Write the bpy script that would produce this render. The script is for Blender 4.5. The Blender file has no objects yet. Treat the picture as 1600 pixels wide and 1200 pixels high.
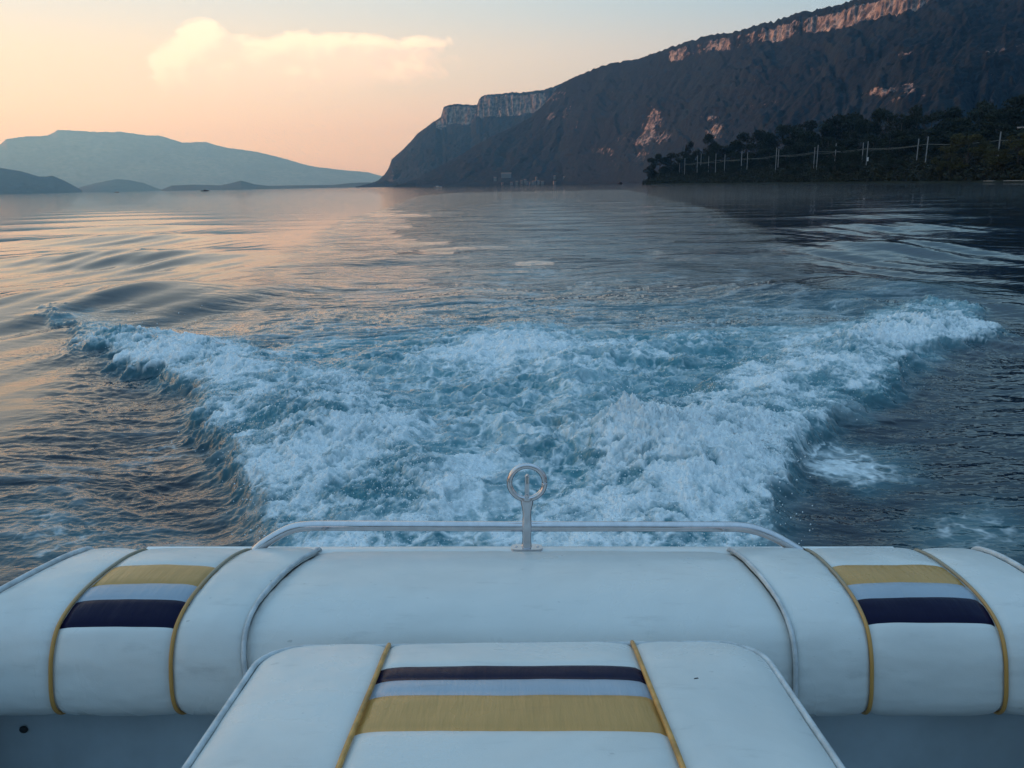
import bpy, bmesh, math, random
import numpy as np
from mathutils import Vector, Matrix

random.seed(7)
RNG = np.random.default_rng(11)
SC = bpy.context.scene
COL = SC.collection

# ------------------------------------------------------------------ camera constants
FPX = 1256.0                       # focal length in pixels of a 1600 wide picture
PITCH = math.radians(13.95)
ROLL = math.radians(1.06)          # the boat heels by this much
EYE = 1.66                         # eye height over the lake
CP, SP = math.cos(PITCH), math.sin(PITCH)
CR, SR = math.cos(ROLL), math.sin(ROLL)


def ray(px, py):
    """world direction of a sight line (forward component about 1)"""
    dx = (px - 800) / FPX
    dy = (600 - py) / FPX
    x = dx * CR + dy * SR
    y = -dx * SR + dy * CR
    return Vector((x, CP + y * SP, -SP + y * CP))


def on_level(px, py, z=0.0):
    r = ray(px, py)
    k = (z - EYE) / r.z
    return (r.x * k, r.y * k)


def bearing(px, py=285):
    r = ray(px, py)
    return math.atan2(r.x, r.y)


def tan_el(px, py):
    r = ray(px, py)
    return r.z / math.hypot(r.x, r.y)


# ------------------------------------------------------------------ noise
_P = np.random.default_rng(3).permutation(256)
_P = np.concatenate([_P, _P, _P]).astype(np.int32)
_G = np.stack([np.cos(np.arange(256) * 2.399963), np.sin(np.arange(256) * 2.399963)], -1)


def perlin(x, y):
    xi = np.floor(x).astype(np.int64)
    yi = np.floor(y).astype(np.int64)
    xf = x - xi
    yf = y - yi
    xi &= 255
    yi &= 255
    u = xf * xf * xf * (xf * (xf * 6 - 15) + 10)
    v = yf * yf * yf * (yf * (yf * 6 - 15) + 10)

    def g(ix, iy, fx, fy):
        h = _P[_P[ix] + iy]
        return _G[h, 0] * fx + _G[h, 1] * fy
    a = g(xi, yi, xf, yf)
    b = g(xi + 1, yi, xf - 1, yf)
    c = g(xi, yi + 1, xf, yf - 1)
    d = g(xi + 1, yi + 1, xf - 1, yf - 1)
    return (a + u * (b - a) + v * ((c + u * (d - c)) - (a + u * (b - a)))) * 1.5


def fbm(x, y, octv=4, gain=0.5, lac=2.03, kind='n'):
    s = np.zeros_like(x)
    a, t = 1.0, 0.0
    for i in range(octv):
        n = perlin(x + 17.3 * i, y - 9.1 * i)
        if kind == 'b':
            n = np.abs(n) * 2 - 0.55      # billows
        elif kind == 'r':
            n = 1 - 2 * np.abs(n)         # ridges
        s += a * n
        t += a
        a *= gain
        x = x * lac
        y = y * lac
    return s / t


def worley(x, y):
    """F1 and F2 of a jittered grid"""
    xi = np.floor(x).astype(np.int64)
    yi = np.floor(y).astype(np.int64)
    f1 = np.full(x.shape, 9.0)
    f2 = np.full(x.shape, 9.0)
    for i in (-1, 0, 1):
        for j in (-1, 0, 1):
            a = (xi + i)
            b = (yi + j)
            h = _P[_P[a & 255] + (b & 255)]
            h2 = _P[_P[(a + 91) & 255] + ((b + 37) & 255)]
            d = np.hypot(a + h / 255.0 - x, b + h2 / 255.0 - y)
            f2 = np.minimum(f2, np.maximum(f1, d))
            f1 = np.minimum(f1, d)
    return f1, f2


def sstep(a, b, x):
    t = np.clip((x - a) / (b - a), 0, 1)
    return t * t * (3 - 2 * t)


def poly_sdf(X, Y, pts):
    """signed distance to a closed outline, positive inside"""
    d = np.full(X.shape, 1e9)
    ins = np.zeros(X.shape, bool)
    n = len(pts)
    for i in range(n):
        x0, y0 = pts[i]
        x1, y1 = pts[(i + 1) % n]
        ex, ey = x1 - x0, y1 - y0
        wx, wy = X - x0, Y - y0
        t = np.clip((wx * ex + wy * ey) / (ex * ex + ey * ey + 1e-12), 0, 1)
        d = np.minimum(d, (wx - ex * t) ** 2 + (wy - ey * t) ** 2)
        c = ((y0 <= Y) & (y1 > Y)) | ((y1 <= Y) & (y0 > Y))
        if abs(ey) > 1e-12:
            ins ^= c & (wx < ex * (Y - y0) / ey)
    d = np.sqrt(d)
    return np.where(ins, d, -d)


# ------------------------------------------------------------------ object helpers
def tag(o, label=None, cat=None, group=None, kind=None):
    if label:
        o['label'] = label
    if cat:
        o['category'] = cat
    if group:
        o['group'] = group
    if kind:
        o['kind'] = kind
    return o


def empty(name, loc=(0, 0, 0), rz=0.0):
    o = bpy.data.objects.new(name, None)
    o.empty_display_size = 0.2
    COL.objects.link(o)
    o.location = loc
    o.rotation_euler = (0, 0, rz)
    return o


def link(name, me, mats, parent=None, smooth=True):
    o = bpy.data.objects.new(name, me)
    COL.objects.link(o)
    if not isinstance(mats, (list, tuple)):
        mats = [mats]
    for m in mats:
        me.materials.append(m)
    if smooth:
        me.polygons.foreach_set('use_smooth', np.ones(len(me.polygons), bool))
    if parent is not None:
        o.parent = parent
    return o


def mesh_np(name, V, F, mats, parent=None, smooth=True, attrs=None, midx=None):
    """V (n,3), F (m,k) arrays -> linked object"""
    V = np.asarray(V, np.float32)
    F = np.asarray(F, np.int32)
    me = bpy.data.meshes.new(name)
    m, k = F.shape
    me.vertices.add(len(V))
    me.vertices.foreach_set('co', V.ravel())
    me.loops.add(m * k)
    me.loops.foreach_set('vertex_index', F.ravel())
    me.polygons.add(m)
    me.polygons.foreach_set('loop_start', np.arange(0, m * k, k, dtype=np.int32))
    if midx is not None:
        me.polygons.foreach_set('material_index', np.asarray(midx, np.int32))
    me.update(calc_edges=True)
    for an, av in (attrs or {}).items():
        a = me.attributes.new(an, 'FLOAT', 'POINT')
        a.data.foreach_set('value', np.asarray(av, np.float32).ravel())
    return link(name, me, mats, parent, smooth)


def grid_faces(nr, nc, wrap=False):
    i = np.arange(nr - 1)[:, None]
    j = np.arange(nc if wrap else nc - 1)[None, :]
    j2 = (j + 1) % nc
    a = i * nc + j
    b = i * nc + j2
    c = (i + 1) * nc + j2
    d = (i + 1) * nc + j
    return np.stack([a, b, c, d], -1).reshape(-1, 4)


def catmull(pts, n):
    P = np.asarray(pts, float)
    P = np.vstack([2 * P[0] - P[1], P, 2 * P[-1] - P[-2]])
    out = []
    m = len(P) - 3
    for s in np.linspace(0, m - 1e-9, n):
        i = int(s)
        t = s - i
        p0, p1, p2, p3 = P[i:i + 4]
        out.append(0.5 * ((2 * p1) + (-p0 + p2) * t + (2 * p0 - 5 * p1 + 4 * p2 - p3) * t * t + (-p0 + 3 * p1 - 3 * p2 + p3) * t ** 3))
    return np.array(out)


def tube_data(path, rad, n=10, cap=True):
    P = np.asarray(path, float)
    R = np.broadcast_to(np.asarray(rad, float), (len(P),))
    T = np.gradient(P, axis=0)
    T /= np.linalg.norm(T, axis=1)[:, None] + 1e-12
    up = np.array([0, 0, 1.0]) if abs(T[0, 2]) < 0.9 else np.array([0, 1.0, 0])
    rings = []
    N = np.cross(T[0], up)
    N /= np.linalg.norm(N)
    for i in range(len(P)):
        N = N - T[i] * np.dot(N, T[i])
        N /= np.linalg.norm(N) + 1e-12
        B = np.cross(T[i], N)
        a = np.linspace(0, 2 * np.pi, n, endpoint=False)
        rings.append(P[i] + R[i] * (np.cos(a)[:, None] * N + np.sin(a)[:, None] * B))
    V = np.concatenate(rings)
    F = grid_faces(len(P), n, True)
    if cap:
        V = np.vstack([V, P[0], P[-1]])
        c0, c1 = len(V) - 2, len(V) - 1
        base = (len(P) - 1) * n
        j = np.arange(n)
        F0 = np.stack([np.full(n, c0), (j + 1) % n, j, j], -1)
        F1 = np.stack([np.full(n, c1), base + j, base + (j + 1) % n, base + (j + 1) % n], -1)
        return V, F, np.vstack([F0[:, :3], F1[:, :3]])
    return V, F, None


def tube(name, path, rad, mat, parent=None, n=10):
    V, F, T = tube_data(path, rad, n)
    me = bpy.data.meshes.new(name)
    faces = [list(map(int, f)) for f in F] + [list(map(int, f)) for f in T]
    me.from_pydata([tuple(v) for v in V], [], faces)
    me.update()
    return link(name, me, mat, parent)


def bm_obj(name, bm, mats, parent=None, smooth=False):
    me = bpy.data.meshes.new(name)
    bmesh.ops.recalc_face_normals(bm, faces=bm.faces[:])
    bm.to_mesh(me)
    bm.free()
    return link(name, me, mats, parent, smooth)


def bm_box(bm, c, s, rot=None, mat=0, bevel=0):
    r = bmesh.ops.create_cube(bm, size=1.0)
    M = Matrix.Translation(Vector(c)) @ (rot.to_4x4() if rot else Matrix()) @ Matrix.Diagonal((*s, 1))
    bmesh.ops.transform(bm, matrix=M, verts=r['verts'])
    fs = set(f for v in r['verts'] for f in v.link_faces)
    for f in fs:
        f.material_index = mat
    if bevel:
        es = set(e for v in r['verts'] for e in v.link_edges)
        bmesh.ops.bevel(bm, geom=list(es), offset=bevel, segments=2, affect='EDGES', profile=0.6)


# ------------------------------------------------------------------ materials
class NT:
    def __init__(self, tree):
        self.t = tree
        self.n = tree.nodes
        self.l = tree.links

    def new(self, kind, **kw):
        n = self.n.new(kind)
        for k, v in kw.items():
            if k.startswith('_'):
                setattr(n, k[1:], v)
        return n

    def put(self, sock, v):
        if v is None:
            return
        if isinstance(v, bpy.types.NodeSocket):
            self.l.new(v, sock)
        else:
            if isinstance(v, (tuple, list)) and len(v) == 3 and sock.type == 'RGBA':
                v = (*v, 1)
            sock.default_value = v

    def math(self, op, a, b=None, c=None, clamp=False):
        n = self.n.new('ShaderNodeMath')
        n.operation = op
        n.use_clamp = clamp
        for i, v in enumerate((a, b, c)):
            self.put(n.inputs[i], v)
        return n.outputs[0]

    def mix(self, f, a, b):
        n = self.n.new('ShaderNodeMix')
        n.data_type = 'RGBA'
        self.put(n.inputs['Factor'], f)
        self.put(n.inputs[6], a)
        self.put(n.inputs[7], b)
        return n.outputs[2]

    def maprange(self, v, a, b, c=0.0, d=1.0, smooth=True):
        n = self.n.new('ShaderNodeMapRange')
        n.interpolation_type = 'SMOOTHSTEP' if smooth else 'LINEAR'
        for i, x in enumerate((v, a, b, c, d)):
            self.put(n.inputs[i], x)
        return n.outputs[0]

    def noise(self, vec, scale, detail=4, rough=0.5, dist=0.0):
        n = self.n.new('ShaderNodeTexNoise')
        self.put(n.inputs['Vector'], vec)
        self.put(n.inputs['Scale'], scale)
        n.inputs['Detail'].default_value = detail
        n.inputs['Roughness'].default_value = rough
        n.inputs['Distortion'].default_value = dist
        return n.outputs[0]

    def mapping(self, vec, scale=(1, 1, 1), rot=(0, 0, 0), loc=(0, 0, 0)):
        n = self.n.new('ShaderNodeMapping')
        self.put(n.inputs[0], vec)
        n.inputs['Location'].default_value = loc
        n.inputs['Rotation'].default_value = rot
        n.inputs['Scale'].default_value = scale
        return n.outputs[0]

    def attr(self, name):
        n = self.n.new('ShaderNodeAttribute')
        n.attribute_name = name
        return n.outputs['Fac']

    def bump(self, h, dist, strength=1.0, normal=None):
        n = self.n.new('ShaderNodeBump')
        self.put(n.inputs['Height'], h)
        self.put(n.inputs['Distance'], dist)
        self.put(n.inputs['Strength'], strength)
        if normal is not None:
            self.put(n.inputs['Normal'], normal)
        return n.outputs[0]


def new_mat(name):
    m = bpy.data.materials.new(name)
    m.use_nodes = True
    t = NT(m.node_tree)
    p = m.node_tree.nodes['Principled BSDF']
    return m, t, p


def coords(t):
    return t.new('ShaderNodeTexCoord').outputs['Object']


def simple_mat(name, col, rough=0.5, metal=0.0, var=0.25, scale=20.0, bump=0.0, spec=0.5):
    m, t, p = new_mat(name)
    co = coords(t)
    n = t.noise(co, scale, 5, 0.6)
    f = t.maprange(n, 0.3, 0.7)
    a = tuple(c * (1 - var) for c in col)
    b = tuple(min(1, c * (1 + var)) for c in col)
    t.put(p.inputs['Base Color'], t.mix(f, a, b))
    p.inputs['Roughness'].default_value = rough
    p.inputs['Metallic'].default_value = metal
    p.inputs['Specular IOR Level'].default_value = spec
    if bump:
        t.put(p.inputs['Normal'], t.bump(t.noise(co, scale * 6, 4), bump))
    return m


def vinyl_mat(name, col, dirt=0.30, wrinkle=0.0):
    m, t, p = new_mat(name)
    co = coords(t)
    big = t.maprange(t.noise(co, 3.0, 5, 0.6, 0.4), 0.35, 0.72)
    streak = t.maprange(t.noise(t.mapping(co, (9, 40, 26), (0.2, 0.1, 0.5)), 1.0, 5, 0.65), 0.56, 0.75)
    fine = t.noise(co, 140, 3)
    dark = tuple(c * 0.82 for c in col)
    c1 = t.mix(t.math('MULTIPLY', big, dirt * 2.2), col, dark)
    c2 = t.mix(t.math('MULTIPLY', streak, dirt * 1.2), c1, tuple(c * 0.62 for c in col))
    # a few small scuffs
    sc = t.maprange(t.noise(t.mapping(co, (30, 60, 60), (0, 0, 0.8)), 1.0, 2, 0.5), 0.735, 0.78)
    c3 = t.mix(t.math('MULTIPLY', sc, 0.35), c2, tuple(c * 0.3 for c in col))
    t.put(p.inputs['Base Color'], c3)
    t.put(p.inputs['Roughness'], t.maprange(big, 0, 1, 0.27, 0.42))
    p.inputs['Specular IOR Level'].default_value = 0.45
    leather = t.bump(t.noise(co, 420, 3), 0.0004, 0.6)
    wav = t.bump(t.noise(co, 9.0, 3, 0.5), 0.006, 0.55, leather)
    if wrinkle:
        w = t.noise(t.mapping(co, (70, 9, 9), (0, 0, 0.35)), 1.0, 3, 0.5)
        wav = t.bump(w, wrinkle, 0.8, wav)
    t.put(p.inputs['Normal'], wav)
    return m


M = {}
M['vinyl'] = vinyl_mat('white_vinyl', (0.66, 0.66, 0.635))
M['vinyl_grey'] = vinyl_mat('grey_vinyl', (0.33, 0.39, 0.46), wrinkle=0.002)
M['vinyl_gold'] = vinyl_mat('ochre_vinyl', (0.50, 0.27, 0.075), wrinkle=0.003)
M['vinyl_navy'] = vinyl_mat('navy_vinyl', (0.006, 0.006, 0.030), wrinkle=0.002)
M['vinyl_navy'].node_tree.nodes['Principled BSDF'].inputs['Specular IOR Level'].default_value = 0.10
M['piping_gold'] = simple_mat('ochre_piping', (0.50, 0.25, 0.06), 0.4, 0, 0.3, 30)
_m, _t, _p = new_mat('worn_piping')
_c = _t.new('ShaderNodeSeparateXYZ')
_t.put(_c.inputs[0], coords(_t))
_f = _t.maprange(_t.math('ADD', _c.outputs[1], _t.math('MULTIPLY', _t.noise(coords(_t), 14, 4), .16)), .40, .62)
_t.put(_p.inputs['Base Color'], _t.mix(_f, (0.50, 0.25, 0.06), (0.27, 0.235, 0.17)))
_p.inputs['Roughness'].default_value = 0.45
M['piping_worn'] = _m
M['piping_white'] = simple_mat('white_piping', (0.50, 0.52, 0.53), 0.4, 0, 0.2, 30)
M['gel'] = simple_mat('white_gelcoat', (0.74, 0.75, 0.74), 0.25, 0, 0.08, 6)
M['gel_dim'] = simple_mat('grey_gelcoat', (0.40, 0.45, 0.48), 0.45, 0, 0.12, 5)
M['rubber'] = simple_mat('black_rubber', (0.02, 0.02, 0.022), 0.6)
M['steel'] = simple_mat('polished_steel', (0.62, 0.59, 0.60), 0.05, 1.0, 0.08, 40)
M['wood_dark'] = simple_mat('tree_bark', (0.05, 0.04, 0.03), 0.9, 0, 0.4, 3)
M['mast'] = simple_mat('galvanised_mast', (0.28, 0.29, 0.30), 0.55, 0.2, 0.2, 0.6)
M['wire'] = simple_mat('copper_wire', (0.20, 0.22, 0.21), 0.5, 0.3, 0.2, 0.2)
M['render_wall'] = simple_mat('pale_render', (0.16, 0.16, 0.16), 0.8, 0, 0.1, 0.2)
M['roof_tile'] = simple_mat('roof_tile', (0.22, 0.13, 0.10), 0.8, 0, 0.25, 0.5)
M['boat_dark'] = simple_mat('dark_boat_paint', (0.045, 0.04, 0.05), 0.35, 0, 0.2, 2)
M['boat_red'] = simple_mat('maroon_boat_paint', (0.16, 0.05, 0.07), 0.35, 0, 0.2, 2)
M['boat_white'] = simple_mat('white_boat_paint', (0.65, 0.63, 0.62), 0.35, 0, 0.1, 2)
M['glass'] = simple_mat('tinted_glass', (0.03, 0.04, 0.05), 0.06, 0, 0.1, 2)
M['stone'] = simple_mat('quay_stone', (0.20, 0.18, 0.165), 0.9, 0, 0.3, 1.2)


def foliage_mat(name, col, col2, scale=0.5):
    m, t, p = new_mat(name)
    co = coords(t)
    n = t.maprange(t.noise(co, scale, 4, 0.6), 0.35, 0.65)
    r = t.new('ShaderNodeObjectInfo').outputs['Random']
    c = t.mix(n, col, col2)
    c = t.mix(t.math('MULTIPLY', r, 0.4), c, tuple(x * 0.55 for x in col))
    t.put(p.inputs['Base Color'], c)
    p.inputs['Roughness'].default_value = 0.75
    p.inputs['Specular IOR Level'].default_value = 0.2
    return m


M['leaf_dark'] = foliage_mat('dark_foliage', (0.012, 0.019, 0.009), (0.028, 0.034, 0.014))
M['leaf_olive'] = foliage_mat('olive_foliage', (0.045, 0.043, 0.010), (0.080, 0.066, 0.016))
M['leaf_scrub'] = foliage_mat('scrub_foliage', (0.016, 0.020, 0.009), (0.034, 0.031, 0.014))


def land_mat(name, forest1, forest2, rock1, rock2, fscale, treescale):
    """wooded limestone slope: 'rock' attribute = bare cliff"""
    m, t, p = new_mat(name)
    co = coords(t)
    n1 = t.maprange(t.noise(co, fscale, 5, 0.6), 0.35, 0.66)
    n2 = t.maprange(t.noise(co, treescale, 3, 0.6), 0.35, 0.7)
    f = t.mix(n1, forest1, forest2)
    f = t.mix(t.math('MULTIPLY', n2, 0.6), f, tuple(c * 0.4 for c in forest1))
    # cliff: vertical streaks
    st = t.maprange(t.noise(t.mapping(co, (0.03, 0.03, 0.006)), 1.0, 5, 0.65), 0.33, 0.68)
    sp = t.maprange(t.noise(co, fscale * 9, 4, 0.7), 0.4, 0.62)
    r = t.mix(st, rock1, rock2)
    rk = t.attr('rock')
    edge = t.math('ADD', rk, t.math('MULTIPLY', t.math('SUBTRACT', t.noise(co, fscale * 12, 5, 0.7), 0.5), 2.4))
    fac = t.maprange(edge, 0.38, 0.6)
    fac = t.math('MULTIPLY', fac, t.maprange(sp, 0, 1, 0.25, 0.95))
    t.put(p.inputs['Base Color'], t.mix(fac, f, r))
    p.inputs['Roughness'].default_value = 0.9
    p.inputs['Specular IOR Level'].default_value = 0.1
    h = t.math('ADD', t.noise(co, treescale, 3, 0.6), t.math('MULTIPLY', t.noise(co, fscale * 3, 4), 2.0))
    t.put(p.inputs['Normal'], t.bump(h, 6.0, 0.7))
    return m


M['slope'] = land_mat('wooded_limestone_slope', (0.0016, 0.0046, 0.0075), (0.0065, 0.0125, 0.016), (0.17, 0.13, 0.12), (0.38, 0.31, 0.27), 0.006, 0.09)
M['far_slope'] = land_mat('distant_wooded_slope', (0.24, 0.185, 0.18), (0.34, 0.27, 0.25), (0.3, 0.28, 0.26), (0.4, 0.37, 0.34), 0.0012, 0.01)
M['hill_slope'] = land_mat('wooded_lakeside_hill', (0.015, 0.03, 0.035), (0.03, 0.045, 0.05), (0.2, 0.2, 0.2), (0.25, 0.25, 0.25), 0.003, 0.03)
M['bank'] = simple_mat('grassy_bank', (0.016, 0.017, 0.010), 0.95, 0, 0.4, 0.15, 0.3, 0.05)

# ------------------------------------------------------------------ camera
cam = bpy.data.cameras.new('camera')
cam_o = bpy.data.objects.new('camera', cam)
COL.objects.link(cam_o)
cam.sensor_fit = 'HORIZONTAL'
cam.sensor_width = 36.0
cam.lens = 36.0 * FPX / 1600.0
cam.clip_start = 0.05
cam.clip_end = 200000.0
_r = Vector((CR, -SR * SP, -SR * CP))           # picture axes in the world
_u = Vector((SR, CR * SP, CR * CP))
_f = Vector((0, CP, -SP))
MROLL = Matrix(((_r.x, _u.x, -_f.x), (_r.y, _u.y, -_f.y), (_r.z, _u.z, -_f.z))).to_4x4()
cam_o.matrix_world = Matrix.Translation((0, 0, EYE)) @ MROLL
SC.camera = cam_o

# ------------------------------------------------------------------ light
SUN_AZ = math.radians(-64)         # from the view axis, towards the low sun
SUN_EL = math.radians(8.0)
sun = bpy.data.lights.new('sun', 'SUN')
sun.energy = 5.0
sun.angle = math.radians(0.5)
sun.color = (1.0, 0.52, 0.26)
sun_o = bpy.data.objects.new('sun', sun)
COL.objects.link(sun_o)
S = Vector((math.sin(SUN_AZ) * math.cos(SUN_EL), math.cos(SUN_AZ) * math.cos(SUN_EL), math.sin(SUN_EL)))
sun_o.rotation_euler = S.to_track_quat('Z', 'Y').to_euler()
sun_o.location = (0, 0, 60)

w = bpy.data.worlds.new('World')
SC.world = w
w.use_nodes = True
t = NT(w.node_tree)
bg = [n for n in t.n if n.type == 'BACKGROUND'][0]
sky = t.new('ShaderNodeTexSky')
sky.sky_type = 'NISHITA'
sky.sun_disc = False
sky.sun_elevation = SUN_EL
sky.sun_rotation = SUN_AZ
sky.air_density = 1.0
sky.dust_density = 2.0
sky.ozone_density = 1.5
d = t.new('ShaderNodeTexCoord').outputs['Generated']
sep = t.new('ShaderNodeSeparateXYZ')
t.put(sep.inputs[0], d)
dx, dy, dz = sep.outputs
hl = t.math('SQRT', t.math('ADD', t.math('MULTIPLY', dx, dx), t.math('MULTIPLY', dy, dy)))
az = t.math('DIVIDE', t.math('ADD', t.math('MULTIPLY', dx, math.sin(SUN_AZ)), t.math('MULTIPLY', dy, math.cos(SUN_AZ))), t.math('MAXIMUM', hl, 1e-4))
toward = t.maprange(az, -0.15, 0.93)


def ramp(fac, stops):
    n = t.new('ShaderNodeValToRGB')
    e = n.color_ramp.elements
    while len(e) < len(stops):
        e.new(0.5)
    for el, (p, c) in zip(e, stops):
        el.position = p
        el.color = (*c, 1)
    n.color_ramp.interpolation = 'EASE'
    t.put(n.inputs[0], fac)
    return n.outputs[0]


zc = t.math('MAXIMUM', dz, 0.0)
warm = ramp(zc, [(0.0, (1.46, 1.10, .93)), (.06, (1.70, 1.28, .92)), (.13, (1.40, 1.18, .89)), (.21, (1.06, 1.07, 1.04)), (.36, (.70, .82, .88)), (.6, (.46, .74, 1.0)), (1.0, (.38, .69, 1.04))])
cool = ramp(zc, [(0.0, (.56, .46, .60)), (.06, (.57, .52, .64)), (.13, (.56, .65, .79)), (.21, (.37, .66, .92)), (.36, (.17, .35, .53)), (.6, (.31, .58, .90)), (1.0, (.38, .69, 1.04))])
grad = t.mix(toward, cool, warm)
anti = t.math('MULTIPLY', t.maprange(az, -0.2, -0.9), t.maprange(dz, 0.75, 0.25))
grad = t.mix(t.math('MULTIPLY', anti, 0.8), grad, (.15, .26, .40))
nish = t.new('ShaderNodeVectorMath')
nish.operation = 'SCALE'
t.put(nish.inputs[0], sky.outputs[0])
nish.inputs['Scale'].default_value = 0.10

# cumulus bank, placed by bearing and height in the sky
gu = t.math('DIVIDE', dx, t.math('MAXIMUM', dy, 0.02))
gv = t.math('DIVIDE', dz, t.math('MAXIMUM', dy, 0.02))


def uv_of(px, py):
    r = ray(px, py)
    return r.x / r.y, r.z / r.y


def cloud_density(du, dv):
    u0 = t.math('ADD', gu, du)
    v0 = t.math('ADD', gv, dv)
    cmb = t.new('ShaderNodeCombineXYZ')
    t.put(cmb.inputs[0], u0)
    t.put(cmb.inputs[1], v0)
    n = t.noise(t.mapping(cmb.outputs[0], (1, 1.5, 1)), 26, 7, 0.62, 0.3)
    n2 = t.noise(t.mapping(cmb.outputs[0], (1, 2.2, 1), loc=(3, 1, 0)), 9, 3, 0.5)
    tot = None
    for px, py, rx, ry, amp in CL:
        cu, cv = uv_of(px, py)
        a = t.math('DIVIDE', t.math('SUBTRACT', u0, cu), rx / FPX)
        b = t.math('DIVIDE', t.math('SUBTRACT', v0, cv), ry / FPX)
        r2 = t.math('ADD', t.math('MULTIPLY', a, a), t.math('MULTIPLY', b, b))
        g = t.math('MULTIPLY', t.math('MULTIPLY', t.math('SUBTRACT', 1.0, r2, clamp=True), amp), 1.0)
        tot = g if tot is None else t.math('MAXIMUM', tot, g)
    dens = t.math('ADD', tot, t.math('MULTIPLY', t.math('SUBTRACT', n, 0.5), 1.7))
    dens = t.math('ADD', dens, t.math('MULTIPLY', t.math('SUBTRACT', n2, 0.5), 0.7))
    dens = t.math('MULTIPLY', dens, t.maprange(tot, 0.02, 0.2))
    return t.maprange(dens, 0.10, 0.56), t.maprange(dens, 0.0, 1.5, 0, 1, False)


CL = [(318, 78, 50, 48, 1.25), (290, 108, 64, 54, 1.2), (380, 108, 130, 52, 1.15), (480, 104, 130, 54, 1.0),
      (478, 72, 22, 26, 0.9), (560, 78, 110, 28, .65), (650, 66, 75, 14, .5), (420, 135, 210, 50, .75), (600, 100, 130, 40, .55)]
c0, s0 = cloud_density(0.0, 0.0)
c1, s1 = cloud_density(-0.016, 0.013)
lit = t.math('SUBTRACT', s0, s1, clamp=True)
low = t.maprange(gv, uv_of(400, 175)[1], uv_of(400, 95)[1])
cbody = t.mix(0.6, grad, (1.46, 1.12, .92))
ccol = t.mix(t.math('MULTIPLY', lit, 2.6, clamp=True), cbody, (1.6, 1.37, 1.06))
front = t.math('GREATER_THAN', dy, 0.1)
calpha = t.math('MULTIPLY', t.math('MULTIPLY', t.math('MULTIPLY', c0, low), 0.85), front)
skyc = t.mix(0.90, nish.outputs[0], grad)
skyc = t.mix(calpha, skyc, ccol)
t.put(bg.inputs[0], skyc)
bg.inputs[1].default_value = 1.0
SC.view_settings.view_transform = 'Standard'
SC.view_settings.look = 'None'
SC.view_settings.exposure = 0.0
SC.view_settings.gamma = 1.0

# ------------------------------------------------------------------ air
HX0, HX1, HY0, HY1, HTOP = -17000.0, 9000.0, -5000.0, 24500.0, 1560.0
bm = bmesh.new()
bm_box(bm, ((HX0 + HX1) / 2, (HY0 + HY1) / 2, HTOP / 2 - 1.0), (HX1 - HX0, HY1 - HY0, HTOP))
hm = bpy.data.materials.new('evening_haze')
hm.use_nodes = True
ht = hm.node_tree
for n in list(ht.nodes):
    if n.type == 'BSDF_PRINCIPLED':
        ht.nodes.remove(n)
pv = ht.nodes.new('ShaderNodeVolumePrincipled')
pv.inputs['Color'].default_value = (0.18, 0.53, 1.0, 1)
pv.inputs['Absorption Color'].default_value = (0.66, 0.66, 0.66, 1)
pv.inputs['Density'].default_value = 8.4e-5
pv.inputs['Anisotropy'].default_value = 0.35
ht.links.new(pv.outputs[0], [n for n in ht.nodes if n.type == 'OUTPUT_MATERIAL'][0].inputs['Volume'])
haze = bm_obj('haze', bm, hm)
tag(haze, 'thin blue evening haze over the lake and mountains', 'haze', kind='stuff')


# ------------------------------------------------------------------ mountains
def interp(px, tab):
    xs = [a for a, b in tab]
    ys = [b for a, b in tab]
    return np.interp(px, xs, ys)


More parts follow.
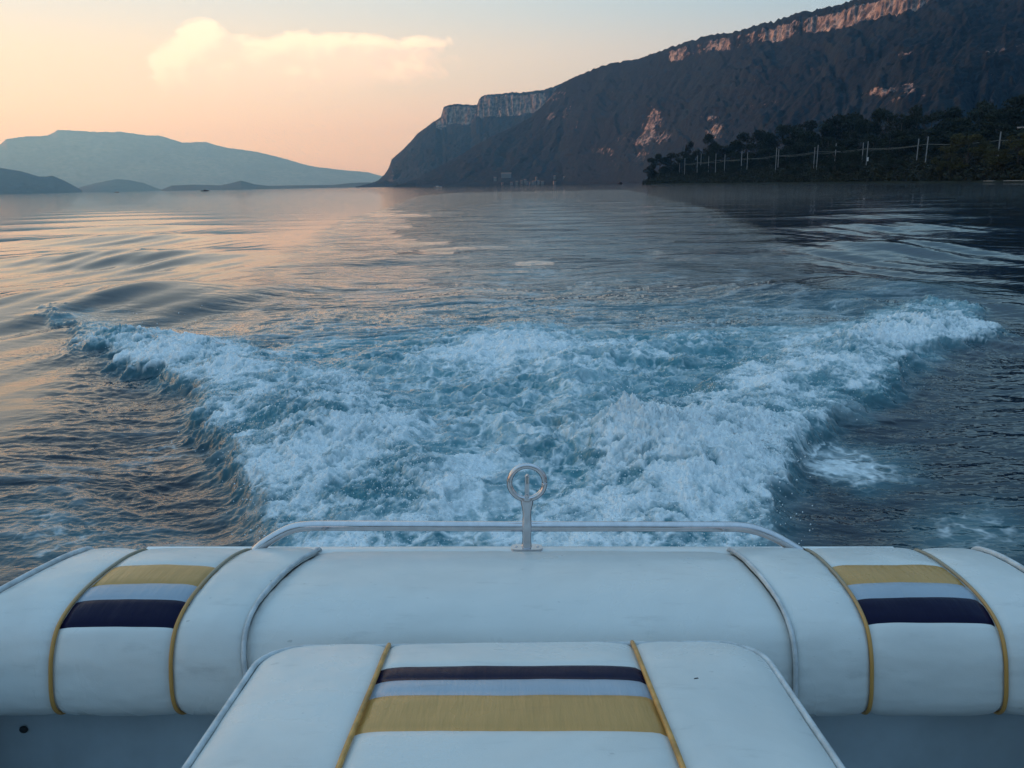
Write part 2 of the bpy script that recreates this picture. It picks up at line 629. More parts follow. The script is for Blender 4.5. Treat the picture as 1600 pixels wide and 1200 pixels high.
def mountain(name, label, ridge, d_ridge, d_shore, mat, nu, nv, amp, nscale, cliff=None, band=(.85, .935), rocks=(), rough=1.0, back=0.35, cliffamp=0.0, canopy=0.0, spur=0.03):
    px = np.linspace(ridge[0][0], ridge[-1][0], nu)
    py = interp(px, ridge)
    az = np.array([bearing(a, b) for a, b in zip(px, py)])
    te = np.array([tan_el(a, b) for a, b in zip(px, py)])
    dr = interp(px, d_ridge)
    ds = interp(px, d_shore)
    H = np.maximum(EYE + dr * te, 0.5)
    # broken tree-line along the crest
    crest = np.minimum(H * 0.02, rough) * fbm(px * 0.11, px * 0 + 3.3, 5, 0.6) * 1.2
    v = np.concatenate([np.linspace(0, 1, nv), 1 + np.linspace(0.02, 1, nv // 5) ** 1.3])
    Vg, Ug = np.meshgrid(v, np.arange(nu), indexing='ij')
    cl = interp(px, cliff) if cliff else np.zeros(nu)
    vf = np.clip(Vg, 0, 1)
    prof0 = 0.62 * vf + 0.38 * vf ** 2.2
    vc = np.interp(vf, [0, .45, .80, .90, .915, .955, .97, 1.0], [0, .40 * band[0], .82 * band[0], .97 * band[0], band[0], band[1], band[1] + .25 * (1 - band[1]), 1.0])
    prof = prof0 * (1 - cl[None, :]) + vc * cl[None, :]
    bk = np.clip(Vg - 1, 0, 1)
    prof = np.where(Vg > 1, 1 - 0.9 * bk ** 1.2, prof)
    D = ds[None, :] + (dr - ds)[None, :] * vf + bk * back * dr[None, :]
    X = D * np.sin(az)[None, :]
    Y = D * np.cos(az)[None, :]
    env = (vf * (1 - vf) * 4) ** 0.7 * np.where(Vg > 1, 0, 1)
    g = fbm(X / nscale, Y / nscale, 6, 0.52, kind='r') * 0.6 + fbm(X / nscale * 3 + 5, Y / nscale * 3, 5, 0.55) * 0.4
    Z = H[None, :] * prof + crest[None, :] * np.clip((vf - .8) / .2, 0, 1) ** 2 + amp * env * g * np.minimum(1, H / 200)[None, :]
    # spurs and gullies running down to the lake
    Ul = np.broadcast_to(px[None, :], X.shape)
    sp_ = fbm(Ul * .0085 + 1.1 * fbm(Ul * .012, vf * 2.6, 4) + .5 * vf, vf * 1.7 + 4, 5, .5, kind='r')
    Z = Z + spur * H[None, :] * env * (sp_ - .25)
    # tree crowns of the wooded slope
    Z = Z + canopy * np.clip(vf * 12, 0, 1) * np.where(Vg > 1, 0, 1) * (.55 + .9 * np.clip(fbm(X / 140, Y / 140, 3) + .3, 0, 1)) * (1 - .6 * np.clip((vf - .93) / .07, 0, 1)) * fbm(X / 19, Y / 19, 3, .5, kind='b')
    # push the relief in plan as well so cliffs get buttresses and flutes
    fl = fbm(X / (nscale * .16), Y / (nscale * .16), 5, 0.6)
    D2 = D + env * fl * amp * 0.3
    if cliff:
        band = sstep(.88, .92, vf) * (1 - sstep(.965, .985, vf)) * cl[None, :]
        D2 = D2 + band * fbm(az[None, :] * 160 + Z * 0.002, Z * 0.004, 5, 0.65, kind='b') * cliffamp
    X = D2 * np.sin(az)[None, :]
    Y = D2 * np.cos(az)[None, :]
    rock = np.zeros_like(X)
    if cliff:
        pat = fbm(px * 0.03, px * 0 + 1.7, 4, 0.6)
        rock = sstep(.890, .912, vf) * (1 - sstep(.955, .972, vf)) * np.clip(cl * 1.25 + pat * 1.3 * (cl > .05), 0, 1)[None, :]
    # other bare faces
    te2 = (Z - EYE) / D2
    for rx, ry, rw, rh, ra, rs in rocks:
        a0, t0 = bearing(rx, ry), tan_el(rx, ry)
        a = (az[None, :] - a0) * FPX
        b = (te2 - t0) * FPX
        c_, s_ = math.cos(ra), math.sin(ra)
        q = np.sqrt(((a * c_ + b * s_) / rw) ** 2 + ((-a * s_ + b * c_) / rh) ** 2)
        q = q + 0.95 * fbm(X / 55 + Y / 90, Z / 70, 5, 0.62)
        rock = np.maximum(rock, rs * .66 * (1 - sstep(0.35, 1.25, q)))
    Z = np.where(vf < 0.005, -0.7, Z)
    Z = np.maximum(Z, -0.7)
    Vv = np.stack([X, Y, Z], -1).reshape(-1, 3)
    F = grid_faces(len(v), nu)
    o = mesh_np(name, Vv, F, mat, attrs={'rock': rock.ravel()})
    tag(o, label, 'mountain', kind='structure')
    return o, (px, ds, dr, az, H)


def py_at(px, el):
    lo, hi = -900.0, 700.0
    for _ in range(50):
        mid = (lo + hi) / 2
        if tan_el(px, mid) > math.tan(math.radians(el)):
            lo = mid
        else:
            hi = mid
    return lo


# pale ridge far down the lake, running on out of view under the low sun
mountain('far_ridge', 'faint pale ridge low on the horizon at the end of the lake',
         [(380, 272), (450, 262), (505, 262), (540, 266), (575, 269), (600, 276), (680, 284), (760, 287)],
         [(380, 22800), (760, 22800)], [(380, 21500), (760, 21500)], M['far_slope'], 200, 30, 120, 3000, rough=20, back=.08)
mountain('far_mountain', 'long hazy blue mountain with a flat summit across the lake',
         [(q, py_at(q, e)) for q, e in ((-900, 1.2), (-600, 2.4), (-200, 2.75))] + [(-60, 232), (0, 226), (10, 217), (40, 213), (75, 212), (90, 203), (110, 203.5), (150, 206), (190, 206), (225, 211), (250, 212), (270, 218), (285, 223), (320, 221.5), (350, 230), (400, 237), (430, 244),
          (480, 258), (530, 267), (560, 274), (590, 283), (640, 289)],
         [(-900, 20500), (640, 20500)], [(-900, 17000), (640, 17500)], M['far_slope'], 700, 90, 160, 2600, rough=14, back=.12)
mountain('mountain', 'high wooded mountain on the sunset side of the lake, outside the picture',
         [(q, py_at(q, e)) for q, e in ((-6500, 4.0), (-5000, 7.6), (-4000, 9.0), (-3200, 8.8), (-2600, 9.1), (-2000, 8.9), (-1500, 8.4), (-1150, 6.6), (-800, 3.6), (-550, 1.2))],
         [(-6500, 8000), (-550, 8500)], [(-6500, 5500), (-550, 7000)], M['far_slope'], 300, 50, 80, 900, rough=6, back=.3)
mountain('hill', 'low teal wooded hill at the far lake edge under the flat-topped mountain',
         [(-260, 266), (-120, 262), (-40, 258), (0, 262), (35, 268), (60, 275.5), (72, 276), (82, 274.5), (100, 282), (115, 290), (128, 297)],
         [(-260, 8500), (128, 8500)], [(-260, 6800), (128, 8000)], M['hill_slope'], 220, 40, 40, 700, rough=8)
mountain('hill', 'small rounded hill at the lake edge between the teal hill and the wooded spit',
         [(112, 298), (130, 291), (150, 286), (180, 280), (200, 281), (225, 286), (245, 294), (258, 298)],
         [(112, 12000), (258, 12000)], [(112, 11000), (258, 11600)], M['hill_slope'], 120, 30, 30, 700, rough=8)
mountain('spit', 'low wooded spit with a small pointed knoll on the far shore',
         [(252, 296.5), (268, 290), (300, 288.5), (345, 289.5), (362, 286), (376, 282.3), (384, 284), (398, 288), (420, 290.5), (470, 289.5), (520, 289), (548, 286), (575, 285), (620, 287), (680, 288)],
         [(252, 9000), (680, 7600)], [(252, 8500), (680, 7200)], M['hill_slope'], 300, 20, 8, 300, rough=7)
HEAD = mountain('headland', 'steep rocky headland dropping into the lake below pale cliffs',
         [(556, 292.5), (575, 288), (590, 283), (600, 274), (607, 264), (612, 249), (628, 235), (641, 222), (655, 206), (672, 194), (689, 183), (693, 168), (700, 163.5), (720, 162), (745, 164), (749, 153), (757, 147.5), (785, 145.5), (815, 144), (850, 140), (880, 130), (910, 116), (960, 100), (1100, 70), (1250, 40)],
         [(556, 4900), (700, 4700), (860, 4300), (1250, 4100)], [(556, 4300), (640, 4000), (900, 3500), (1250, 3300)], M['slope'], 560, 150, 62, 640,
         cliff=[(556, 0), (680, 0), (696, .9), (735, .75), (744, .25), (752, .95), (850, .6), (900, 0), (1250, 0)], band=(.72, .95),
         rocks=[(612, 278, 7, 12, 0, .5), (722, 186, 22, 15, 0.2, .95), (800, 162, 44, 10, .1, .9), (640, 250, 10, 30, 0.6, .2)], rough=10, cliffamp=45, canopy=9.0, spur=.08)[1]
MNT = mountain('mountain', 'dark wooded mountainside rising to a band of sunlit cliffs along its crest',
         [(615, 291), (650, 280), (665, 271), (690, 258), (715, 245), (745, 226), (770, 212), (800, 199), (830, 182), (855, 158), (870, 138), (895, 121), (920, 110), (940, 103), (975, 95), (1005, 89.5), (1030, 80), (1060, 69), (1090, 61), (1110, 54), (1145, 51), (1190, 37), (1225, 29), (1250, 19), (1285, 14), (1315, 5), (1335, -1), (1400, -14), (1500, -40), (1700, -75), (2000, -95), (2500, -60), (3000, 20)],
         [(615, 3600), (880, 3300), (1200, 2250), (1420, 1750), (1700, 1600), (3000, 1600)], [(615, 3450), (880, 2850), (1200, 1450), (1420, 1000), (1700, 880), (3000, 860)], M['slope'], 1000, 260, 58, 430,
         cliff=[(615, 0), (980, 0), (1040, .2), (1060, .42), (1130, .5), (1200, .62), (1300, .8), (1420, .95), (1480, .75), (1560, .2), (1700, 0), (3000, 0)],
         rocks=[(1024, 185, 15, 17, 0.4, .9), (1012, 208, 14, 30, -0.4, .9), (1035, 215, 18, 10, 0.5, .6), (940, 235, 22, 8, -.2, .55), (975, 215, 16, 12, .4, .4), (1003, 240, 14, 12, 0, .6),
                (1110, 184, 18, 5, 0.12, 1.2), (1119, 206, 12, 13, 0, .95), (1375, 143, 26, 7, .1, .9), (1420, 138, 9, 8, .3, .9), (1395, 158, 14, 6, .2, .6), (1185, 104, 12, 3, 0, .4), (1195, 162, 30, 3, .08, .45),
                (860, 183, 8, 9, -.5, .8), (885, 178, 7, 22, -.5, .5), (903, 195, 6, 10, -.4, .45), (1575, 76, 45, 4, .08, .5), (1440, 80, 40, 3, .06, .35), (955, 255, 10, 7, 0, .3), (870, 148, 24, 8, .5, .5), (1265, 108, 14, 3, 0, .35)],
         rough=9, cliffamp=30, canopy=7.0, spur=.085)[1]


# ------------------------------------------------------------------ village under the headland
def house(px, py, wpx, hpx, dist, label, group=None, rz=0.0, roof=True):
    a = bearing(px, py)
    x, y = dist * math.sin(a), dist * math.cos(a)
    z = max(EYE + dist * tan_el(px, py), 0.3)
    wd, hg = wpx / FPX * dist, hpx / FPX * dist
    bm = bmesh.new()
    dp = max(8.0, wd * 0.6)
    e = hg * 0.68
    vs = [bm.verts.new(p) for p in [(-wd / 2, -dp / 2, -8), (wd / 2, -dp / 2, -8), (wd / 2, dp / 2, -8), (-wd / 2, dp / 2, -8),
                                    (-wd / 2, -dp / 2, e), (wd / 2, -dp / 2, e), (wd / 2, dp / 2, e), (-wd / 2, dp / 2, e)]]
    for q in [(0, 1, 5, 4), (1, 2, 6, 5), (2, 3, 7, 6), (3, 0, 4, 7)]:
        bm.faces.new([vs[i] for i in q])
    ov = 0.6
    r = [bm.verts.new(p) for p in [(-wd / 2 - ov, -dp / 2 - ov, e), (wd / 2 + ov, -dp / 2 - ov, e), (wd / 2 + ov, dp / 2 + ov, e), (-wd / 2 - ov, dp / 2 + ov, e), (-wd / 2 - ov, 0, hg), (wd / 2 + ov, 0, hg)]]
    for q in [(0, 1, 5, 4), (2, 3, 4, 5), (0, 4, 3), (1, 2, 5), (0, 3, 2, 1)]:
        f = bm.faces.new([r[i] for i in q])
        f.material_index = 1
    o = bm_obj('house', bm, [M['render_wall'], M['roof_tile']])
    o.location = (x, y, z)
    o.rotation_euler = (0, 0, -a + rz)
    tag(o, label, 'house', group)
    return o


VG = 'pale houses of the lakeside village'
for px, py, w_, h_, lab in [
        (799.5, 287.6, 3.5, 3.2, None), (807.5, 286.8, 3.5, 4, None), (815, 284, 3, 2.6, None), (820.6, 283, 3.2, 3, None), (823, 286, 3, 3, None),
        (834.5, 285.6, 4.5, 3.2, None), (842, 285, 3.2, 3.4, None), (848, 285.8, 4.2, 3, None), (829, 286.6, 3, 2.5, None), (785, 288, 3, 2.6, None),
        (773.5, 279.6, 4, 3, 'pale house standing apart up the slope beside the long hotel building'),
        (791, 274.6, 15, 4.6, 'long pale hotel building high above the lakeside village'),
        (838, 278.6, 2.6, 2.2, 'tiny pale house alone on the slope above the village middle'),
        (866.6, 276.6, 2.6, 2.4, 'tiny pale house high on the slope past the village end'),
        (882, 277.6, 3.2, 2.4, 'pale house on the slope farthest along from the long hotel'),
        (866.6, 285.4, 4, 2.6, 'bluish house by the water just past the village end'),
        (910, 271.6, 3, 3.2, 'highest pale house on the dark slope near the wooded shore'),
        (954, 285.3, 5, 2.4, 'lone low house at the water line before the wooded shore')]:
    house(px, py, w_, h_, 2880 - (px - 880) * 0.55 if px > 880 else 2880, lab or 'tiny pale house in the village at the foot of the headland', VG, RNG.uniform(-.5, .5))


# ------------------------------------------------------------------ wooded shore with the railway
D_MAST = [(900, 640), (1000, 610), (1061, 560), (1117, 480), (1157, 440), (1210, 410), (1272, 370), (1350, 335), (1436, 300), (1554, 265), (1700, 235), (2100, 200), (2800, 190)]


def bank_h(fac):
    return np.interp(fac, [.84, .90, .97, 1.04, 1.12, 1.5, 2.0, 2.6], [-.7, 0.8, 4.6, 5.4, 5.8, 10, 16, 18])


def shore_pt(px, fac):
    a = bearing(px)
    dd = float(interp(px, D_MAST)) * fac
    return dd * math.sin(a), dd * math.cos(a)


bp = np.concatenate([np.linspace(1004, 1700, 160), np.linspace(1710, 2800, 40)])
bf = np.concatenate([np.linspace(.84, 1.2, 26), np.linspace(1.25, 2.6, 14)])
BV = []
for fc in bf:
    for q in bp:
        x, y = shore_pt(q, fc)
        taper = float(sstep(1004, 1030, q))
        z = -0.7 + (float(bank_h(fc)) + 0.7) * (0.15 + 0.85 * taper)
        BV.append((x, y, z))
BV = np.array(BV)
BV[:, 2] += np.where(BV[:, 2] > 0.5, 0.5 * fbm(BV[:, 0] / 9, BV[:, 1] / 9, 4), 0)
bank = mesh_np('shore_bank', BV, grid_faces(len(bf), len(bp)), M['bank'])
tag(bank, 'dark grassy railway embankment along the wooded shore', 'bank', kind='structure')


def leaf_quads(centers, size, rng, stretch=(1, 1, 1)):
    n = len(centers)
    a = rng.normal(size=(n, 3))
    a /= np.linalg.norm(a, axis=1)[:, None]
    b = rng.normal(size=(n, 3))
    b -= a * (a * b).sum(1)[:, None]
    b /= np.linalg.norm(b, axis=1)[:, None]
    s = size * rng.uniform(.6, 1.3, (n, 1))
    s2 = s * rng.uniform(.5, .9, (n, 1))
    V = np.stack([centers - a * s, centers + b * s2, centers + a * s, centers - b * s2], 1).reshape(-1, 3)
    F = np.arange(4 * n).reshape(-1, 4)
    return V, F


def crown_mesh(name, seed, n, kind):
    """unit crown: height 0..1, half width about 0.5; clumps in an uneven envelope"""
    rng = np.random.default_rng(seed)
    k = 26
    pts = []
    for i in range(k):
        z = rng.uniform(.04, .93)
        if kind == 'round':
            wdt = .5 * math.sin(math.pi * min(1, (z + .12) / 1.15)) ** .7
        elif kind == 'tall':
            wdt = .42 * math.sin(math.pi * min(1, (z + .08) / 1.1)) ** .6
        else:
            wdt = .52 * math.sin(math.pi * min(1, (z + .3) / 1.33)) ** .6
        a = rng.uniform(0, 2 * math.pi)
        r = wdt * math.sqrt(rng.uniform(.15, 1)) * rng.uniform(.75, 1.1)
        pts.append((r * math.cos(a), r * math.sin(a), z, rng.uniform(.09, .19)))
    C = []
    for x, y, z, r in pts:
        m = int(n / k * (r / .14) ** 2)
        v = rng.normal(size=(m, 3))
        v /= np.linalg.norm(v, axis=1)[:, None]
        v *= (r * rng.uniform(.35, 1.08, (m, 1)) ** .6)
        v[:, 2] *= .62
        C.append(v + np.array([x, y, z]))
    C = np.concatenate(C)
    C[:, 2] = np.clip(C[:, 2], 0.01, 1.03)
    V, F = leaf_quads(C, .022, rng)
    me = bpy.data.meshes.new(name)
    me.from_pydata(V.tolist(), [], F.tolist())
    me.update()
    return me


def trunk_mesh(name, seed):
    rng = np.random.default_rng(seed)
    Vs, Fs, off = [], [], 0

    def add(path, rad):
        nonlocal off
        V, F, T = tube_data(path, rad, 7)
        Vs.append(V)
        Fs.extend([[int(i) + off for i in f] for f in F])
        Fs.extend([[int(i) + off for i in f] for f in T])
        off += len(V)
    add(catmull([(0, 0, -.05), (.01, .0, .2), (-.01, .015, .5), (.01, 0, .85)], 9), np.linspace(.035, .008, 9))
    for i in range(6):
        a = rng.uniform(0, 6.28)
        z = rng.uniform(.15, .6)
        l = rng.uniform(.2, .36)
        add(catmull([(0, 0, z), (l * .5 * math.cos(a), l * .5 * math.sin(a), z + .1), (l * math.cos(a), l * math.sin(a), z + .26)], 5), np.linspace(.014, .004, 5))
    me = bpy.data.meshes.new(name)
    me.from_pydata(np.concatenate(Vs).tolist(), [], Fs)
    me.update()
    return me


CROWNS = {k: [crown_mesh('crown', 40 + i + 10 * j, 3600, k) for i in range(3)] for j, k in enumerate(('round', 'tall', 'bush'))}
TRUNKS = [trunk_mesh('trunk', 90 + i) for i in range(3)]
for k, ms in CROWNS.items():
    for me in ms:
        me.materials.append(M['leaf_dark'])
OLIVE = []
for me in CROWNS['bush']:
    c = me.copy()
    c.materials.clear()
    c.materials.append(M['leaf_olive'])
    OLIVE.append(c)
for me in TRUNKS:
    me.materials.append(M['wood_dark'])
    me.polygons.foreach_set('use_smooth', np.ones(len(me.polygons), bool))
_tn = 0


def tree(px, top, fac, wpx, kind, label, group, name='tree', olive=False, base=None, cat='tree'):
    global _tn
    x, y = shore_pt(px, fac)
    dd = math.hypot(x, y)
    taper = float(sstep(1004, 1030, px))
    z0 = float(bank_h(fac)) * (0.15 + 0.85 * taper) - 0.3 if base is None else base
    h = EYE + dd * tan_el(px, top) - z0
    wd = wpx / FPX * dd
    o = empty(name, (x, y, z0), RNG.uniform(0, 6.28))
    tag(o, label, cat, group)
    cr = bpy.data.objects.new('crown', (OLIVE if olive else CROWNS[kind])[_tn % 3])
    tr = bpy.data.objects.new('trunk', TRUNKS[(_tn // 2) % 3])
    for c in (cr, tr):
        COL.objects.link(c)
        c.parent = o
    cr.scale = (wd, wd, h * .97)
    cr.location = (0, 0, h * .03)
    tr.scale = (min(wd, h) * .8, min(wd, h) * .8, h)
    _tn += 1
    return o


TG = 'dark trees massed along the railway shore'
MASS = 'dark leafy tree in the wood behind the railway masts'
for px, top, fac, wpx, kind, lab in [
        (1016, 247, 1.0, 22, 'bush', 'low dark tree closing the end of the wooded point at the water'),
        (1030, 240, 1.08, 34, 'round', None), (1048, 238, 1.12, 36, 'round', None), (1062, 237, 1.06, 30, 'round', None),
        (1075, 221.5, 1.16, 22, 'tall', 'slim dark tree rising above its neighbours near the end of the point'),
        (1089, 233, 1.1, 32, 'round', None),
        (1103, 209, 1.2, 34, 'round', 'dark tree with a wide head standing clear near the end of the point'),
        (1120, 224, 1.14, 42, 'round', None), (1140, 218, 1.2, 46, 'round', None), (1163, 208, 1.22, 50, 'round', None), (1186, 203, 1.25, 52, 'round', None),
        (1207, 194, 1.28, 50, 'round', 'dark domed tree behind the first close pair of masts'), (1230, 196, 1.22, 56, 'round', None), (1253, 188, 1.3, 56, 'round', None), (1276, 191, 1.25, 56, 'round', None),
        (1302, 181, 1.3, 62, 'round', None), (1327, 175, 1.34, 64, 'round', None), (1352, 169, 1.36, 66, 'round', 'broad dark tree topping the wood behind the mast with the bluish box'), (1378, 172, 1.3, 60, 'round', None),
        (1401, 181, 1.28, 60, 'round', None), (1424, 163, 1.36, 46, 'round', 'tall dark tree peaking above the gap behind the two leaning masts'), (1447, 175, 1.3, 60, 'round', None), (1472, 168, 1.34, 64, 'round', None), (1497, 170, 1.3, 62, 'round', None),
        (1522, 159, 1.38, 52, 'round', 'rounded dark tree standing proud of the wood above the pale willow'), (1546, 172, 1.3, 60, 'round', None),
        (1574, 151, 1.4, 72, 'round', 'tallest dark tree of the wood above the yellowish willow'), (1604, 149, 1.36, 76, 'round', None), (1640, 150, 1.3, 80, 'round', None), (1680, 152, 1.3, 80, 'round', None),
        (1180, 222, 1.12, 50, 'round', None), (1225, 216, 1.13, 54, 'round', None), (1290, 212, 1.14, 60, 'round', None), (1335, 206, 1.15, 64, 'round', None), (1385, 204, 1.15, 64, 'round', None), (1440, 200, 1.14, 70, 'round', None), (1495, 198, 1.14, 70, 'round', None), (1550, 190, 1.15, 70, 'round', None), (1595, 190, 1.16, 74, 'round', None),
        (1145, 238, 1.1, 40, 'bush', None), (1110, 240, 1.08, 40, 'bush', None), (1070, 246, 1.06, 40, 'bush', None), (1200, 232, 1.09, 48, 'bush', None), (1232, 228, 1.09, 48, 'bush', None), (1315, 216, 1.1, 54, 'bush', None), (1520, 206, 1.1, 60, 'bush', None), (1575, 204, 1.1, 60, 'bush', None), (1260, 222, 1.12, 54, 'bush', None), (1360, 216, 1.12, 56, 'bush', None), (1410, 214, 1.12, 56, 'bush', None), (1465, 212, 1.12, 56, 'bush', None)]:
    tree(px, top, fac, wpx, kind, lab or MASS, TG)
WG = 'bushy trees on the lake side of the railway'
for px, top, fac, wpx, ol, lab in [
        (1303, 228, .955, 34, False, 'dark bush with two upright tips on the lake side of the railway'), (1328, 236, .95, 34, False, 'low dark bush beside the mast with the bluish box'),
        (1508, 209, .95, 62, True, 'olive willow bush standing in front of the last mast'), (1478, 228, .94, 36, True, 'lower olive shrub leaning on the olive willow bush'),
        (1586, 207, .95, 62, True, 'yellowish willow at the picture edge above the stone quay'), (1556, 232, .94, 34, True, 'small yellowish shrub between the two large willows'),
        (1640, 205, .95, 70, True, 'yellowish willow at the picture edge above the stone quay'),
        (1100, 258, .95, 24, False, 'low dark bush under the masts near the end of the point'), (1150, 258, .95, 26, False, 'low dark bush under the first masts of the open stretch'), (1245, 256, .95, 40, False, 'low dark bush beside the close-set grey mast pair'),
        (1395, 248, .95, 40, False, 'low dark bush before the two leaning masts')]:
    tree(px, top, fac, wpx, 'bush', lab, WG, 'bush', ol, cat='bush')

# scrub covering the embankment
rng = np.random.default_rng(5)
n = 60000
qx = rng.uniform(1004, 1760, n)
fq = np.where(rng.uniform(0, 1, n) < .6, rng.uniform(.885, 1.0, n), rng.uniform(1.02, 1.12, n))
hh = np.where(fq < 1.0, 1.5, 3.2) * rng.uniform(0, 1, n) ** 1.4
clump = 0.35 + 1.2 * np.clip(fbm(qx / 7, fq * 40, 3) + .35, 0, 1)
az_ = np.array([bearing(q) for q in qx])
dd_ = interp(qx, D_MAST) * fq
zz_ = -0.7 + (bank_h(fq) + .7) * (.15 + .85 * sstep(1004, 1030, qx)) + hh * clump
C = np.stack([dd_ * np.sin(az_), dd_ * np.cos(az_), zz_], -1)
C = C[zz_ > -0.1]
V, F = leaf_quads(C, .42, rng)
tag(mesh_np('scrub', V, F, M['leaf_scrub'], smooth=False), 'dark scrub and long grass covering the railway embankment', 'scrub', kind='stuff')

# masts: pixel of the top and of the foot
MG = 'overhead line masts along the railway'


def mast(px, top, foot, label, fac=1.0, arm=1, box=False, tilt=0.0):
    x, y = shore_pt(px, fac)
    dd = math.hypot(x, y)
    z1 = EYE + dd * tan_el(px, top)
    z0 = min(5.0, EYE + dd * tan_el(px, foot))
    h = z1 - z0
    a = bearing(px)
    o = empty('railway_mast', (x, y, z0), -a)
    o.rotation_euler[1] = tilt * .4
    tag(o, label, 'mast', MG)
    bm = bmesh.new()
    wd = .26
    for s in (-1, 1):
        bm_box(bm, (s * wd * .42, 0, h / 2), (.09, .22, h))
    bm_box(bm, (0, 0, h / 2), (wd * .75, .03, h - .02))
    bm_box(bm, (0, 0, .15), (.6, .6, .3))
    bm_obj('post', bm, M['mast'], o)
    hw = min(h * .72, 7.2)
    br = bmesh.new()
    bm_box(br, (0, -arm * 1.3, hw + .55), (.07, 2.6, .07))
    bm_box(br, (0, -arm * 1.25, hw + .15), (.06, 2.6, .06), Matrix.Rotation(-arm * .3, 3, 'X'))
    bm_obj('bracket', br, M['mast'], o)
    ins = bmesh.new()
    for q in range(4):
        r = bmesh.ops.create_cone(ins, cap_ends=True, segments=8, radius1=.09, radius2=.05, depth=.07)
        bmesh.ops.translate(ins, verts=r['verts'], vec=(0, -arm * 2.45, hw + .5 - q * .09))
    bm_obj('insulator', ins, M['glass'], o)
    if box:
        b = bmesh.new()
        bm_box(b, (.35, -.1, h * .34), (.55, .4, 1.4), bevel=.03)
        bm_obj('switch_box', b, M['gel'], o)
    return o, (x, y, z0 + hw + .2)


WIRE = []
for px, top, foot, lab, fac, arm, bx, tl in [
        (1061, 250, 262, 'faint short mast nearest the end of the wooded point', 1.04, 1, False, 0), (1069, 247, 262, 'faint mast, second from the end of the wooded point', 1.0, -1, False, 0),
        (1088.5, 243, 272, 'grey mast in front of the slim dark tree by the end of the point', .99, -1, False, 0), (1094, 240, 250, 'short mast with a pale top peeping over scrub', 1.06, 1, False, 0),
        (1106, 244, 258, 'dim mast in front of the wide-headed tree', 1.05, 1, False, 0), (1117, 240, 272, 'tall pale mast standing alone past the wide-headed tree', .99, -1, False, 0), (1131, 241, 263, 'thinner dim mast just past the tall lone pale mast', 1.05, 1, False, 0),
        (1157, 236, 272, 'pale taller mast of the wider pair in mid shore', .99, -1, False, 0), (1166, 238, 270, 'dim shorter mast of the wider pair in mid shore', 1.04, 1, False, 0),
        (1210.5, 231, 260, 'brighter mast of the first close-set pair', .99, -1, False, 0), (1214, 233, 261, 'dimmer mast touching the first close-set pair partner', 1.04, 1, False, 0),
        (1269.5, 230, 264, 'shorter mast of the bright close-set pair', 1.03, 1, False, 0.01), (1274, 226.5, 264, 'taller mast of the bright close-set pair', .99, -1, False, 0.02),
        (1302, 224, 240, 'dim mast hidden below by the bush with two tips', 1.05, 1, False, 0), (1344, 223, 238, 'short dim mast beside the mast with a bluish box', 1.05, 1, False, 0),
        (1351, 221, 262, 'grey mast carrying a small bluish box', .99, -1, True, 0.01),
        (1428.5, 217, 258, 'slimmer of the two widely visible leaning masts', 1.03, 1, False, 0.02), (1442.5, 213.5, 258, 'thickest pale mast, leaning slightly, before dark wood', .99, -1, False, 0.035),
        (1554, 206, 258, 'mast top showing between the olive and yellowish willows', 1.0, -1, False, 0.01)]:
    o, wp = mast(px, top, foot, lab, fac, arm, bx, tl)
    WIRE.append((px, wp, arm))
for arm, lab in ((-1, 'nearer sagging overhead wire strung along the railway masts'), (1, 'farther overhead wire behind the nearer one along the masts')):
    pts = [p for q, p, a in WIRE if a == arm]
    if arm == -1:
        x, y = shore_pt(1700, 1.0)
        pts.append((x, y, pts[-1][2]))
    path = []
    for (a, b) in zip(pts[:-1], pts[1:]):
        for s in np.linspace(0, 1, 7)[:-1]:
            q = np.array(a) * (1 - s) + np.array(b) * s
            q[2] -= 4 * s * (1 - s) * .5
            path.append(q)
    path.append(np.array(pts[-1]))
    tag(tube('overhead_wire', path, .045 if arm == -1 else .035, M['wire'], n=5), lab, 'wire', 'overhead wires')

# quay stones and the white house at the picture edge
bm = bmesh.new()
a0 = [shore_pt(q, .885) for q in (1541, 1556, 1572, 1600, 1640, 1700)]
for i, (p, q) in enumerate(zip(a0[:-1], a0[1:])):
    if i == 1:
        continue
    v0, v1 = Vector((*p, 0)), Vector((*q, 0))
    dv = v1 - v0
    bm_box(bm, (v0 + v1) / 2 + Vector((0, 0, .1)), (dv.length, 1.6, .7), Matrix.Rotation(math.atan2(dv.y, dv.x), 3, 'Z'), bevel=.12)
tag(bm_obj('quay_wall', bm, M['stone']), 'low pale stone quay at the water below the yellowish willow', 'quay')
xq, yq = shore_pt(1604, 1.2)
dq = math.hypot(xq, yq)
house(1600, 208, 12, 8, dq, 'white house wall glimpsed among trees above the yellowish willow', None)


